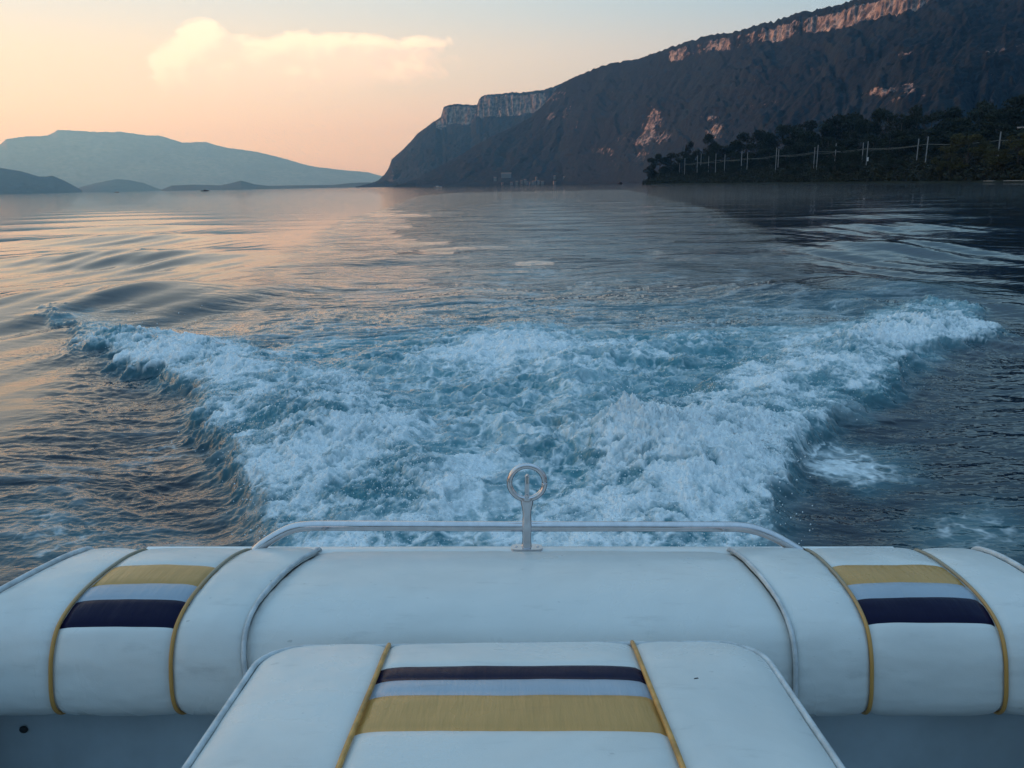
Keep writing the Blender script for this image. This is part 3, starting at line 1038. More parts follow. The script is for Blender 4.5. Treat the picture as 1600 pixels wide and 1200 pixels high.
# ------------------------------------------------------------------ boats far out
def far_boat(px, py, length, hull_mat, label, cabin, rz):
    x, y = on_level(px, py)
    o = empty('small_boat', (x, y, 0), rz)
    tag(o, label, 'boat', 'boats out on the lake')
    L = length
    rows = []
    for s in np.linspace(0, 1, 14):
        b = .17 * L * (1 - max(0, (s - .45) / .55) ** 2.2) + .01
        sh = .085 * L * (1 + .5 * s * s)
        xx = (s - .5) * L
        rows.append([(xx, -b, sh), (xx + .03 * L * s, -b * .8, sh * .35), (xx - .04 * L * s, -b * .35, -.25), (xx - .04 * L * s, b * .35, -.25), (xx + .03 * L * s, b * .8, sh * .35), (xx, b, sh), (xx, b * .6, sh * .92), (xx, -b * .6, sh * .92)])
    V = np.array(rows).reshape(-1, 3)
    F = [list(map(int, f)) for f in grid_faces(14, 8, True)] + [list(range(8))[::-1], [13 * 8 + i for i in range(8)]]
    me = bpy.data.meshes.new('hull')
    me.from_pydata(V.tolist(), [], F)
    me.update()
    link('hull', me, hull_mat, o, False)
    bm = bmesh.new()
    bm_box(bm, (-.02 * L, 0, .135 * L), (.30 * L, .22 * L, .10 * L), bevel=.02 * L)
    if cabin:
        bm_box(bm, (-.04 * L, 0, .215 * L), (.22 * L, .2 * L, .03 * L), bevel=.01 * L)
    bm_obj('cabin', bm, M['boat_white'] if not cabin else hull_mat, o)
    bm = bmesh.new()
    bm_box(bm, (.145 * L, 0, .155 * L), (.01 * L, .2 * L, .07 * L), Matrix.Rotation(-.5, 3, 'Y'))
    bm_obj('windscreen', bm, M['glass'], o)
    bm = bmesh.new()
    bm_box(bm, (-.53 * L, 0, .05 * L), (.06 * L, .08 * L, .15 * L), bevel=.015 * L)
    bm_obj('outboard', bm, M['rubber'], o)
    return o


far_boat(320.5, 298.6, 10.5, M['boat_dark'], 'dark cabin boat on the pale water under the long hazy mountain', True, 0.12)
far_boat(182.5, 300.6, 9.0, M['boat_red'], 'tiny low maroon boat on the water before the teal hill', False, 0.25)
far_boat(969, 287.3, 9.0, M['boat_dark'], 'tiny dark boat near the tip of the wooded point', True, .9)
far_boat(684, 293.2, 8.0, M['boat_white'], 'tiny boat off the foot of the rocky headland', False, -.4)

# ------------------------------------------------------------------ lake and wake
def wpoly(pts):
    return [on_level(p[0], p[1], p[2] if len(p) > 2 else 0.0) for p in pts]


deps = np.concatenate([np.linspace(80, 28, 16), np.linspace(27.5, 0.5, 980), ])
rr = (EYE - .0) / np.tan(np.radians(deps))
rr = np.concatenate([[0.02], rr, np.geomspace(rr[-1] * 1.03, 22000, 46)])
aa = np.concatenate([np.linspace(-180, -48, 24)[:-1], np.linspace(-48, -36, 40)[:-1], np.linspace(-36, 36, 1480), np.linspace(36, 48, 40)[1:], np.linspace(48, 180, 24)[1:]])
aa = np.radians(aa[:-1])
RR, AA = np.meshgrid(rr, aa, indexing='ij')
# stay inside the air box
sx, cx = np.sin(AA), np.cos(AA)
lim = np.minimum(np.where(sx > 0, (HX1 - 60) / np.maximum(sx, 1e-6), (HX0 + 60) / np.minimum(sx, -1e-6)), np.where(cx > 0, (HY1 - 60) / np.maximum(cx, 1e-6), (HY0 + 60) / np.minimum(cx, -1e-6)))
RR = np.minimum(RR, lim * (0.90 + 0.1 * RR / 22000))
WX, WY = RR * sx, RR * cx
Zw = np.zeros_like(WX)
FOAM = np.zeros_like(WX)
AER = np.zeros_like(WX)
side = np.clip(AA / math.radians(30), -1, 1)
CHOP = 0.03 + 0.13 * sstep(-.35, .5, side) + (.16 + .06 * side) * sstep(20, 100, RR)
TRAILW = np.zeros_like(WX)

sel = (RR > 2.0) & (RR < 185) & (np.abs(AA) < math.radians(50))
X, Y, R = WX[sel], WY[sel], RR[sel]
fade = 1 - sstep(100, 180, R)

# warp used for every ragged outline
w1x, w1y = fbm(X * .55, Y * .55, 3), fbm(X * .55 + 31, Y * .55 + 7, 3)
w2x, w2y = fbm(X * 3.1, Y * 3.1, 4, .55), fbm(X * 3.1 + 13, Y * 3.1 + 5, 4, .55)
ks = np.clip(R / 6, .6, 2.2)
Xw = X + ks * (.30 * w1x + .16 * w2x)
Yw = Y + ks * (.30 * w1y + .16 * w2y)

LEFT = wpoly([(104, 487), (120, 484, .15), (160, 486, .2), (250, 500, .2), (350, 515, .2), (440, 540, .2), (520, 560, .2), (600, 585, .2), (655, 630, .2), (695, 690, .2), (712, 760, .15), (718, 935), (440, 935), (446, 860), (428, 805), (398, 770), (352, 716), (330, 690), (322, 655), (345, 634), (300, 612), (242, 586), (172, 566), (122, 514)])
RIGHT = wpoly([(1478, 460, .2), (1537, 492), (1527, 537), (1442, 555), (1392, 588), (1332, 624), (1292, 664), (1247, 692), (1238, 732), (1203, 792), (1214, 860), (1220, 935), (712, 935), (760, 800, .15), (860, 750, .2), (925, 690, .2), (975, 640, .2), (1050, 605, .2), (1120, 575, .2), (1200, 530, .2), (1290, 510, .2), (1400, 482, .2)])
CORE = wpoly([(560, 575), (650, 545), (740, 522), (800, 512), (880, 520), (960, 535), (1080, 530), (1180, 520), (1150, 580), (1050, 620), (960, 680), (860, 750), (760, 810), (745, 880), (715, 940), (690, 880), (700, 740), (680, 660)])
FAN = wpoly([(104, 487), (250, 500, .1), (440, 530, .1), (640, 520), (800, 500), (1000, 520), (1250, 500, .1), (1478, 460, .2), (1537, 492), (1527, 537), (1392, 588), (1292, 664), (1238, 732), (1203, 792), (1220, 940), (440, 940), (428, 805), (352, 716), (322, 655), (300, 612), (172, 566)])
TRAIL = wpoly([(300, 505), (470, 500), (620, 490), (720, 430), (790, 385), (860, 385), (920, 430), (1040, 470), (1250, 480), (1400, 470), (1480, 460), (1300, 530), (1150, 560), (900, 560), (640, 580), (440, 548)])
SPILL = wpoly([(1240, 690), (1290, 680), (1390, 695), (1425, 735), (1350, 758), (1265, 730)])
PATCH = wpoly([(1425, 815), (1480, 785), (1550, 770), (1610, 800), (1640, 850), (1560, 870), (1440, 870)])
LNEAR = wpoly([(-60, 790), (60, 780), (140, 800), (230, 815), (330, 835), (330, 875), (-60, 900)])
LMID = wpoly([(10, 735), (110, 715), (210, 670), (315, 660), (330, 700), (240, 730), (120, 770), (0, 790)])
PATH = wpoly([(640, 480), (730, 400), (770, 340), (790, 310), (880, 310), (950, 350), (1010, 420), (1020, 480)])
KIN = wpoly([(104, 488), (200, 497), (330, 512), (420, 440), (540, 350), (660, 306), (760, 297), (980, 297), (1110, 330), (1220, 390), (1330, 470), (1480, 460), (1530, 500), (1212, 870), (440, 870), (320, 655)])
KL = wpoly([(-80, 760), (60, 660), (165, 570), (245, 588), (312, 640), (330, 700), (450, 870), (-300, 960)])
KR = wpoly([(1225, 720), (1335, 628), (1450, 562), (1620, 540), (1900, 640), (1900, 960), (1210, 870)])


def zone(p, soft, warped=True):
    d_ = poly_sdf(Xw if warped else X, Yw if warped else Y, p)
    return sstep(-soft, soft, d_), d_


zl, dl = zone(LEFT, .10)
zr, dr_ = zone(RIGHT, .10)
zc_, dc = zone(CORE, .5)
zt, dt = zone(TRAIL, 1.2)
zf, _ = zone(FAN, .25)
zs, _ = zone(SPILL, .25)
zp, _ = zone(PATCH, .25)
zn, _ = zone(LNEAR, .35)
zm, _ = zone(LMID, .35)
zpa, _ = zone(PATH, 3.0)
zk, _ = zone(KIN, 1.0)
zkl, _ = zone(KL, .35)
zkr, _ = zone(KR, .8)

# --- heights
mass = np.maximum(zl * sstep(0, .75, dl), zr * sstep(0, .75, dr_))
edge = np.maximum(zl * np.exp(-np.maximum(dl, 0) / .5), zr * np.exp(-np.maximum(dr_, 0) / .5))


def arm_waves(ox, oy, ax, ay, s0, sgn):
    sx_ = (X - ox) * ax + (Y - oy) * ay
    nn = ((X - ox) * ay - (Y - oy) * ax) * sgn      # outward positive
    wob = .9 * fbm(X * .12, Y * .12, 2)
    ph = (sx_ - s0 + wob - .12 * nn) / 9.2
    c = .5 + .5 * np.cos(2 * np.pi * ph)
    c = c ** 2.1 - .30
    wid = 1.5 + .042 * np.maximum(sx_, 0)
    env = np.exp(-((nn - .2) / (wid * np.where(nn > 0, 1.1, 1.0))) ** 2)
    amp = .36 * sstep(4, 11, sx_) * np.exp(-np.maximum(sx_ - 12, 0) / 42)
    # secondary smaller crests give the streaky flank
    c2 = np.sin(2 * np.pi * (sx_ + nn * .75 + 1.5 * wob) / 1.7) + .6 * np.sin(2 * np.pi * (sx_ * .93 + nn * 1.05 - wob) / 1.13 + 2 * w1x)
    return amp * env * (c + .06 * c2 * (1 - sstep(28, 48, R))), env * sstep(6, 12, sx_)


hl, el = arm_waves(-.5, 1.5, -.425, .905, 12.6, -1)
hr, er = arm_waves(.5, 1.5, .42, .907, 10.6, 1)
big = fbm(X * .9, Y * .9, 3)
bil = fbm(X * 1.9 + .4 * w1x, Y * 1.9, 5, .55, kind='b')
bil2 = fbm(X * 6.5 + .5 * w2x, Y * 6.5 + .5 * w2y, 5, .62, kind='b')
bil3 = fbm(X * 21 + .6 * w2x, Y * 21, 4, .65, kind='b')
rid = fbm(X * 2.6 + .8 * w1x, Y * 2.6, 4, .5, kind='r')
wt = np.maximum(mass, .65 * zc_ + 0 * mass)
boatdamp = sstep(2.6, 4.2, Y)
h = np.zeros_like(X)
h += mass * (.10 + .12 * big + .10 * bil) + edge * .06
h += zc_ * (1 - mass) * (.02 + .11 * big + .07 * rid)
h += np.maximum(np.maximum(zl, zr), .7 * zc_) * (.024 * bil2 + .016 * bil3)
SPL = np.zeros_like(X)
# splashes thrown up by the screw: place (px, py of the foot), height, width
for px, py, hh_, ww in [(970, 715, .17, .22), (1010, 715, .10, .4), (700, 790, .08, .4), (560, 700, .08, .45), (800, 560, .08, .6), (1150, 690, .10, .45), (1060, 730, .10, .4), (480, 640, .08, .5), (1330, 545, .14, .6), (1440, 520, .16, .65), (190, 535, .13, .6), (290, 560, .11, .6)]:
    x0, y0 = on_level(px, py)
    q = np.hypot(X - x0 + .12 * w2x, Y - y0 + .12 * w2y) / ww
    h += hh_ * np.exp(-q ** 1.4) * (1 + .35 * bil2)
    SPL = np.maximum(SPL, np.exp(-(q / 1.5) ** 2))
h += hl + hr
# hollows beside the foam walls
h -= .10 * np.exp(-(np.maximum(-np.minimum(np.abs(dl), 9) * np.sign(dl), 0) / .9) ** 2) * zkl * (1 - zl)
h -= .08 * np.exp(-(np.maximum(-dr_, 0) / 1.0) ** 2) * zkr * (1 - zr)
# confused chop inside the wake
kz = np.maximum(np.maximum(zk, 0.55 * zkl), 0.16 * zkr)
ch1 = fbm(X * .75 + .5 * w1x, Y * 1.25, 4, .55, kind='r')
ch2 = fbm(X * 1.7 + .9 * w1x, Y * 3.6 + .55 * np.abs(X) + .3 * w1y, 5, .58, kind='r')
far_s = np.exp(-np.maximum(R - 14, 0) / 44) * (1 - sstep(28, 62, R))
ch0 = fbm(X * .17, Y * .40 + .08 * np.abs(X), 2, .4)
h += kz * (1 - sstep(50, 110, R)) * .085 * ch0 * sstep(6, 14, R)
h += kz * np.exp(-np.maximum(R - 14, 0) / 44) * (.050 * (ch1 * (1 - sstep(8, 13, R)) + 1.3 * sstep(8, 13, R) * fbm(X * .55, Y * .95, 2, .45) * (1 - sstep(18, 34, R))) + .040 * ch2 * (1 - sstep(8.5, 16, R)))
# light airs on the open lake
h += (1 - kz) * (.006 * fbm(X * .5, Y * 1.1, 3, .5) * (1 - sstep(25, 50, R)) + .0025 * fbm(X * 2.2, Y * 4.2, 3, .5) * (1 - sstep(12, 24, R)))
Zw[sel] = h * boatdamp * fade

# --- foam cover
f1, f2 = worley(X * 3.2 + 1.2 * w2x, Y * 3.2 + 1.2 * w2y)
lace = 1 - sstep(.0, .30, f2 - f1)
f1b, f2b = worley(X * 8.5 + 1.6 * w2x, Y * 8.5 + 1.6 * w2y)
lace2 = 1 - sstep(.0, .34, f2b - f1b)
nz = .5 + .5 * fbm(X * 2.2 + .7 * w2x, Y * 2.9 + .7 * w2y, 5, .62)
nzs = .5 + .62 * fbm(X * .8 + .5 * w1x, Y * 3.6 + .4 * w2y, 5, .6)
nzf = .5 + .5 * fbm(X * 11, Y * 13, 4, .62)
solid = np.maximum(zl, zr)
inner = np.maximum(zl * sstep(0, .30, dl), zr * sstep(0, .30, dr_))
dens = .50 * solid + .24 * inner + solid * (.36 * fbm(X * .8 + 3, Y * .55, 3) + .14 * (rid - .25))
# windows of clear water in the broken crest
dens -= .20 * solid * sstep(.52, .75, .5 + .5 * fbm(X * 1.1 + 9, Y * 1.4, 3))
dens -= .22 * solid * sstep(8, 12.8, R)
dens = np.maximum(dens, .58 * zc_)
dens = np.maximum(dens, .43 * zf)
dens = np.maximum(dens, (.47 + .06 * zc_) * zt * np.exp(-np.maximum(Y - 9, 0) / 22))
dens = np.maximum(dens, .60 * zs)
dens = np.maximum(dens, .55 * zp)
dens = np.maximum(dens, .50 * zn)
dens = np.maximum(dens, .43 * zm)
dens = np.maximum(dens, .36 * zpa)
dens = np.maximum(dens, .22 * zk * np.exp(-np.maximum(Y - 12, 0) / 25))
mixn = np.where(solid > .5, nz, .45 * nz + .55 * nzs)
dens = dens + .35 * SPL * (1 - inner)
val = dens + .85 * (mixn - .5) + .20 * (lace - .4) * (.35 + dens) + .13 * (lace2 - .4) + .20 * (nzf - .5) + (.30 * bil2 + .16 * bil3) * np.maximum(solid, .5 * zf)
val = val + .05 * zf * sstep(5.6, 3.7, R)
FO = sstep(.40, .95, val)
# torn trailing texture on crests of the chop
FO = np.maximum(FO, .55 * kz * far_s * (1 - sstep(14, 30, R)) * sstep(.50, .75, ch1 * .55 + ch2 * .45) * np.clip(dens * 3.0, 0, 1) * nz)
FO = FO * (1 - sstep(13, 23, R))
TR = zpa * sstep(9, 18, R) * np.exp(-np.maximum(R - 25, 0) / 60)
TRAILW[sel] = TR * fade
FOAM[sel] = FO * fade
AE = np.maximum(np.maximum(.9 * zf, zc_), np.maximum(.45 * zt * np.exp(-np.maximum(Y - 10, 0) / 14), .5 * zpa))
AE = np.maximum(AE, np.maximum(.5 * zs, np.maximum(.4 * zp, .38 * zn)))
AER[sel] = AE * (0.75 + .5 * (nz - .5)) * fade
# smooth water on the flanks of the stern waves, rough water where the wake has passed
c_ = CHOP[sel]
c_ = c_ * (1 - .15 * np.maximum(el, er) * (1 - kz))
CHOP[sel] = np.clip(c_ + kz * (.50 + .12 * sstep(12, 28, R) - .15 * sstep(30, 80, R)), 0, 1.2)

Vw = np.stack([WX, WY, Zw], -1).reshape(-1, 3)
m, t, p = new_mat('lake_water')
co = coords(t)
fo, ae, chp = t.attr('foam'), t.attr('aer'), t.attr('chop')
fine = t.noise(t.mapping(co, (34, 40, 40)), 1.0, 4, 0.7)
fo2 = t.math('ADD', fo, t.math('MULTIPLY', t.math('MULTIPLY', t.math('SUBTRACT', fine, .5), 1.1), t.math('MULTIPLY', fo, t.math('SUBTRACT', 1.25, fo))), clamp=True)
deep = (0.0022, 0.012, 0.026)
milk = t.maprange(t.noise(co, .9, 4, .6, .6), .42, .72)
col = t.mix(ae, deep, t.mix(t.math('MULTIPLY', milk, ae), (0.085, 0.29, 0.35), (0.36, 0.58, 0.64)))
tn = t.noise(t.mapping(co, (.55, 1.9, 1), (0, 0, .06)), 1.0, 6, .68, .5)
tf = t.math('MULTIPLY', t.maprange(tn, .48, .88), t.attr('trail'))
fo2 = t.math('MAXIMUM', fo2, t.math('MULTIPLY', tf, .30))
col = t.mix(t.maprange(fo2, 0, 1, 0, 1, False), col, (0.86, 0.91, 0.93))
t.put(p.inputs['Base Color'], col)
t.put(p.inputs['Roughness'], t.maprange(fo2, 0, 1, 0.035, 0.26, False))
p.inputs['IOR'].default_value = 1.35
# ripples: long low undulations, wind ripples and fine chop
b1 = t.noise(t.mapping(co, (.16, .42, 1), (0, 0, .12)), 1.0, 3, .5)
b2 = t.noise(t.mapping(co, (1.0, 2.6, 1), (0, 0, -.15)), 1.0, 4, .55)
b3 = t.noise(t.mapping(co, (5.0, 9.0, 5), (0, 0, .2)), 1.0, 4, .6)
nb = t.bump(b1, t.math('MULTIPLY', chp, .55))
nb = t.bump(b2, t.math('MULTIPLY', chp, .13), 1.0, nb)
nb = t.bump(b3, t.math('MULTIPLY', t.math('MULTIPLY', chp, chp), .040), 1.0, nb)
nb = t.bump(fine, t.math('MULTIPLY', fo, .016), .9, nb)
nb = t.bump(t.noise(co, 120, 2), t.math('MULTIPLY', fo, .004), .8, nb)
t.put(p.inputs['Normal'], nb)
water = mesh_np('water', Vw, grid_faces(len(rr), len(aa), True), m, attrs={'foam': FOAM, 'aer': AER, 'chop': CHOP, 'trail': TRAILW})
tag(water, 'lake water with a foaming white wake behind the boat', 'water', kind='structure')

# flying droplets over the foam
rng = np.random.default_rng(21)
cand = np.flatnonzero((solid > .5) & (R < 9.5) & (Y > 3.2))
wgt = (1 / R[cand]) * np.where(np.minimum(np.abs(dl[cand]), np.abs(dr_[cand])) < .35, 2.0, .7)
# equal chance per area of water, not per grid point
wgt *= R[cand] ** 2
pick = rng.choice(cand, 6500, p=wgt / wgt.sum())
hz = (h * boatdamp)[pick]
px_ = X[pick] + rng.normal(0, .07, len(pick)) * 1.4
py_ = Y[pick] + rng.normal(0, .07, len(pick))
pz_ = hz + .02 + rng.exponential(.055, len(pick))
sz = rng.uniform(.0012, .0036, len(pick)) * rng.choice([1, 1, 1, 1.5], len(pick))
bmi = bmesh.new()
bmesh.ops.create_icosphere(bmi, subdivisions=1, radius=1)
bmi.verts.ensure_lookup_table()
IV = np.array([v.co[:] for v in bmi.verts])
IF = np.array([[v.index for v in f.verts] for f in bmi.faces])
bmi.free()
V = (IV[None] * sz[:, None, None] * np.array([1, 1, 1.25])[None, None] + np.stack([px_, py_, pz_], -1)[:, None, :]).reshape(-1, 3)
F = (IF[None] + (np.arange(len(pick)) * len(IV))[:, None, None]).reshape(-1, 3)
M['drop'] = simple_mat('water_drop', (0.70, 0.78, 0.82), 0.12, 0, .05, 5)
tag(mesh_np('spray', V, F, M['drop']), 'fine drops of spray thrown up along the white wake', 'spray', kind='stuff')

# ------------------------------------------------------------------ the boat we stand in (x across, y aft, z relative to the eye; turned by the heel at the end)
BASE = Vector((0.02, 1.0, -EYE))
boat = empty('motorboat')
tag(boat, 'stern of a white motorboat with striped vinyl cushions and a steel tow rail', 'motorboat')
boat.matrix_world = Matrix.Translation((0, 0, EYE)) @ Matrix.Rotation(ROLL, 4, Vector((0, CP, -SP))) @ Matrix.Translation(BASE)


def bray(px, py):
    dx_ = (px - 800) / FPX
    dy_ = (600 - py) / FPX
    return np.array([dx_, CP + dy_ * SP, -SP + dy_ * CP])


def at_y(px, py, y):
    r = bray(px, py)
    return r * (y / r[1])


def at_z(px, py, z):
    r = bray(px, py)
    return r * (z / r[2])


def scr(P):
    """picture position of a point of the boat"""
    P = np.asarray(P, float)
    d_ = P[..., 1] * CP - P[..., 2] * SP
    u_ = P[..., 1] * SP + P[..., 2] * CP
    return 800 + FPX * P[..., 0] / d_, 600 - FPX * u_ / d_


BB = np.array(BASE)


def bmesh_np(name, V, F, mats, parent, smooth=True, midx=None):
    o = mesh_np(name, np.asarray(V) - BB, F, mats, parent, smooth, midx=midx)
    return o


def btube(name, path, rad, mat, parent, n=10):
    return tube(name, np.asarray(path) - BB, rad, mat, parent, n)


# --- cross-section of the bolster, from the deck edge over the roll and under it
PROF = catmull([(1.712, -.826), (1.69, -.812), (1.62, -.794), (1.53, -.783), (1.45, -.781), (1.39, -.788), (1.345, -.806), (1.318, -.840), (1.304, -.880), (1.297, -.920), (1.303, -.948), (1.325, -.966), (1.37, -.975)], 260)
PY = scr(np.stack([PROF[:, 0] * 0, PROF[:, 0], PROF[:, 1]], -1))[1]
TUCK = int(np.argmax(PY))
ARC = np.concatenate([[0], np.cumsum(np.hypot(*np.diff(PROF, axis=0).T))])
NRM = np.gradient(PROF, axis=0)
NRM = np.stack([NRM[:, 1], -NRM[:, 0]], -1)
NRM /= np.linalg.norm(NRM, axis=1)[:, None]
if NRM[100, 1] < 0:
    NRM = -NRM


def t_of(py):
    """index along the section that shows at picture row py"""
    return float(np.interp(py, np.maximum.accumulate(PY[:TUCK + 1]) + np.arange(TUCK + 1) * 1e-6, np.arange(TUCK + 1)))


def prof_at(ti):
    ti = np.asarray(ti, float)
    k = np.arange(len(PROF))
    return np.stack([np.interp(ti, k, PROF[:, 0]), np.interp(ti, k, PROF[:, 1])], -1)


def nrm_at(ti):
    k = np.arange(len(PROF))
    return np.stack([np.interp(ti, k, NRM[:, 0]), np.interp(ti, k, NRM[:, 1])], -1)


def seam_x(pix):
    """x of a seam as a function of section index, from points of the picture"""
    ts, xs = [], []
    for px, py in pix:
        ti = t_of(py)
        q = prof_at(ti)
        d_ = q[0] * CP - q[1] * SP
        ts.append(ti)
        xs.append((px - 800) / FPX * d_)
    o_ = np.argsort(ts)
    ts = np.array(ts)[o_]
    xs = np.array(xs)[o_]
    # seams are nearly straight: keep a smooth quadratic
    c = np.polyfit(ts, xs, 2)
    return lambda t_: np.polyval(c, np.clip(t_, ts[0], ts[-1] + 15))


SEAM = {
    'LA': seam_x([(229, 860), (176, 891), (144, 910), (116, 940), (90, 981), (77, 1030), (77, 1079), (84, 1112), (107, 1128)]),
    'LB': seam_x([(394, 859), (345, 887), (311, 919), (289, 946), (276, 981), (268, 1022), (268, 1075), (276, 1112), (292, 1136)]),
    'LI': seam_x([(491, 865), (450, 891), (416, 921), (394, 962), (386, 1007), (384, 1060)]),
    'RI': seam_x([(1152, 867), (1187, 899), (1217, 944), (1236, 989), (1242, 1030), (1242, 1079)]),
    'RB': seam_x([(1259, 860), (1300, 891), (1330, 932), (1349, 966), (1360, 1015), (1363, 1060), (1360, 1112), (1345, 1136)]),
    'RA': seam_x([(1427, 862), (1499, 899), (1536, 936), (1555, 977), (1568, 1030), (1570, 1079), (1562, 1124)]),
    'LO': seam_x([(118, 866), (60, 893), (0, 925)]),
    'RO': lambda t_: np.full_like(np.asarray(t_, float), 1.068),
}


def bolster(name, seams, stripe, stripe_rows, parent, label=None, inset=0.0, puff=.0065, t0=0.0):
    """padded roll between seams; `stripe` = index of the panel that carries the three bands"""
    cuts = [t_of(r) for r in stripe_rows]
    tt = np.unique(np.concatenate([np.linspace(t0, len(PROF) - 1, 110), cuts, [c + .35 for c in cuts]]))
    V, cols, pan = [], [], []
    for k in range(len(seams) - 1):
        for s in np.linspace(0, 1, 25)[(0 if k == 0 else 1):]:
            cols.append((k, s))
    P = prof_at(tt)
    Nn = nrm_at(tt)
    for k, s in cols:
        xa, xb = SEAM[seams[k]](tt), SEAM[seams[k + 1]](tt)
        x = xa * (1 - s) + xb * s
        wdt = np.abs(xb - xa)
        e = np.minimum(s, 1 - s) * wdt
        pf = puff * (1 - np.exp(-e / .022)) - .92 * puff * np.exp(-e / .006)
        # stripes are sewn: shallow grooves at the joins, soft sag of the foam
        if k == stripe:
            for c in cuts:
                ds_ = np.abs(np.interp(tt, np.arange(len(ARC)), ARC) - np.interp(c, np.arange(len(ARC)), ARC))
                pf = pf - .0028 * np.exp(-ds_ / .006)
        pf = pf + .0025 * fbm(x * 9 + k, tt * .03 + 3 * k, 3) - inset + .0016 * np.exp(-e / .03) * fbm(tt * .16 + 5 * k, x * 14, 3)
        V.append(np.stack([x, P[:, 0] + Nn[:, 0] * pf, P[:, 1] + Nn[:, 1] * pf], -1))
    V = np.stack(V, 1)
    nr, nc = V.shape[:2]
    F = grid_faces(nr, nc)
    mid = np.zeros((nr - 1, nc - 1), int)
    tm = .5 * (tt[1:] + tt[:-1])
    km = np.array([cols[i + 1][0] for i in range(nc - 1)])
    if stripe is not None:
        for i, (a, b) in enumerate(zip(cuts[:-1], cuts[1:])):
            mid[np.ix_((tm > a) & (tm < b), km == stripe)] = i + 1
    o = bmesh_np(name, V.reshape(-1, 3), F, [M['vinyl'], M['vinyl_gold'], M['vinyl_grey'], M['vinyl_navy']], parent, midx=mid.ravel())
    return o


def seam_piping(seam, mat, parent, rad, t0=1, t1=None, lift=.004, name='piping', taper=True):
    t1 = t1 if t1 is not None else TUCK + 14
    tt = np.linspace(t0, t1, 70)
    P, Nn = prof_at(tt), nrm_at(tt)
    path = np.stack([SEAM[seam](tt), P[:, 0] + Nn[:, 0] * lift, P[:, 1] + Nn[:, 1] * lift], -1)
    return btube(name, path, rad, mat, parent)


bl = bolster('backrest_bolster', ['LO', 'LA', 'LB', 'LI'], 1, [885.5, 915, 939, 981], boat)
br_ = bolster('backrest_bolster', ['RI', 'RB', 'RA', 'RO'], 1, [885, 913, 936, 975], boat)
for o, ss in ((bl, ('LA', 'LB')), (br_, ('RB', 'RA'))):
    for s in ss:
        seam_piping(s, M['piping_worn'], o, .0037, lift=.0012)
for o, s in ((bl, 'LI'), (br_, 'RI')):
    seam_piping(s, M['piping_white'], o, .0046, t0=4, t1=TUCK - 2, lift=.003)
for o, s in ((bl, 'LO'), (br_, 'RO')):
    seam_piping(s, M['piping_white'], o, .006, lift=.004)
# smooth cover of the stern locker between the bolsters
cover = bolster('locker_cover', ['LI', 'RI'], None, [], boat, inset=.006, puff=.004, t0=0)

# --- hull and gunwale
OUT = [(0, 1.752), (.25, 1.751), (.5, 1.748), (.78, 1.738), (.93, 1.727), (1.01, 1.711), (1.062, 1.680), (1.090, 1.62), (1.107, 1.54), (1.122, 1.40), (1.135, 1.1), (1.14, .6), (1.14, -.4), (1.09, -1.3), (.98, -2.2), (.75, -3.0), (.40, -3.6), (0, -3.9)]
oc = catmull(OUT, 90)
oc = np.vstack([oc, (oc * np.array([-1, 1]))[-2:0:-1]])
oc[:, 0] += .02
nn_ = len(oc)
tg = np.roll(oc, -1, 0) - np.roll(oc, 1, 0)
nr_ = np.stack([tg[:, 1], -tg[:, 0]], -1)
nr_ /= np.linalg.norm(nr_, axis=1)[:, None]
if (nr_ * (oc - oc.mean(0))).sum() < 0:
    nr_ = -nr_
ZD = -.822
sec = [(-.075, -.60 + .0), (-.012, -.835 - .06), (.0, -.846), (-.002, -.834), (-.009, -.826), (-.02, ZD), (-.05, ZD + .001), (-.062, ZD - .003), (-.070, ZD - .016), (-.072, ZD - .2)]
# gunwale strip
rings = []
for i, (off, z) in enumerate(sec[1:]):
    q = oc + nr_ * off
    rings.append(np.column_stack([q, np.full(nn_, z)]))
bmesh_np('gunwale', np.concatenate(rings), grid_faces(len(rings), nn_, True), M['gel'], boat)
# rub rail
q = oc + nr_ * .006
btube('rub_rail', np.vstack([np.column_stack([q, np.full(nn_, -.885)]), [[q[0, 0], q[0, 1], -.885]]]), .014, M['rubber'], boat)
rings = []
for off, z in [(-.012, -.895), (-.03, -1.15), (-.06, -1.45), (-.12, -1.72), (-.35, -1.95)]:
    q = oc + nr_ * off
    rings.append(np.column_stack([q, np.full(nn_, z)]))
bmesh_np('hull', np.concatenate(rings), grid_faces(len(rings), nn_, True), M['gel'], boat)
# stern deck under the rail: from the gunwale to the cover
bm = bmesh.new()
bm_box(bm, Vector((.02, 1.716, ZD - .012)) - BASE, (1.75, .05, .016))
bm_obj('stern_deck', bm, M['gel'], boat)
# cockpit liner under the bolsters, with drain and scuffs
bm = bmesh.new()
lp = [(1.385, -.955), (1.378, -1.02), (1.372, -1.10), (1.365, -1.40)]
xs_ = np.linspace(-1.07, 1.10, 40)
vs = [[bm.verts.new(Vector((x, y + .004 * math.sin(x * 3), z)) - BASE) for x in xs_] for y, z in lp]
for i in range(len(lp) - 1):
    for j in range(len(xs_) - 1):
        bm.faces.new((vs[i][j], vs[i][j + 1], vs[i + 1][j + 1], vs[i + 1][j]))
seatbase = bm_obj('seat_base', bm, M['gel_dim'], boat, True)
pd = at_y(37, 1140, 1.372)
bm = bmesh.new()
r = bmesh.ops.create_uvsphere(bm, u_segments=16, v_segments=8, radius=1)
bmesh.ops.transform(bm, matrix=Matrix.Translation(Vector(pd) - BASE) @ Matrix.Diagonal((.0085, .005, .0075, 1)), verts=r['verts'])
bm_obj('screw_cap', bm, M['rubber'], seatbase, True)
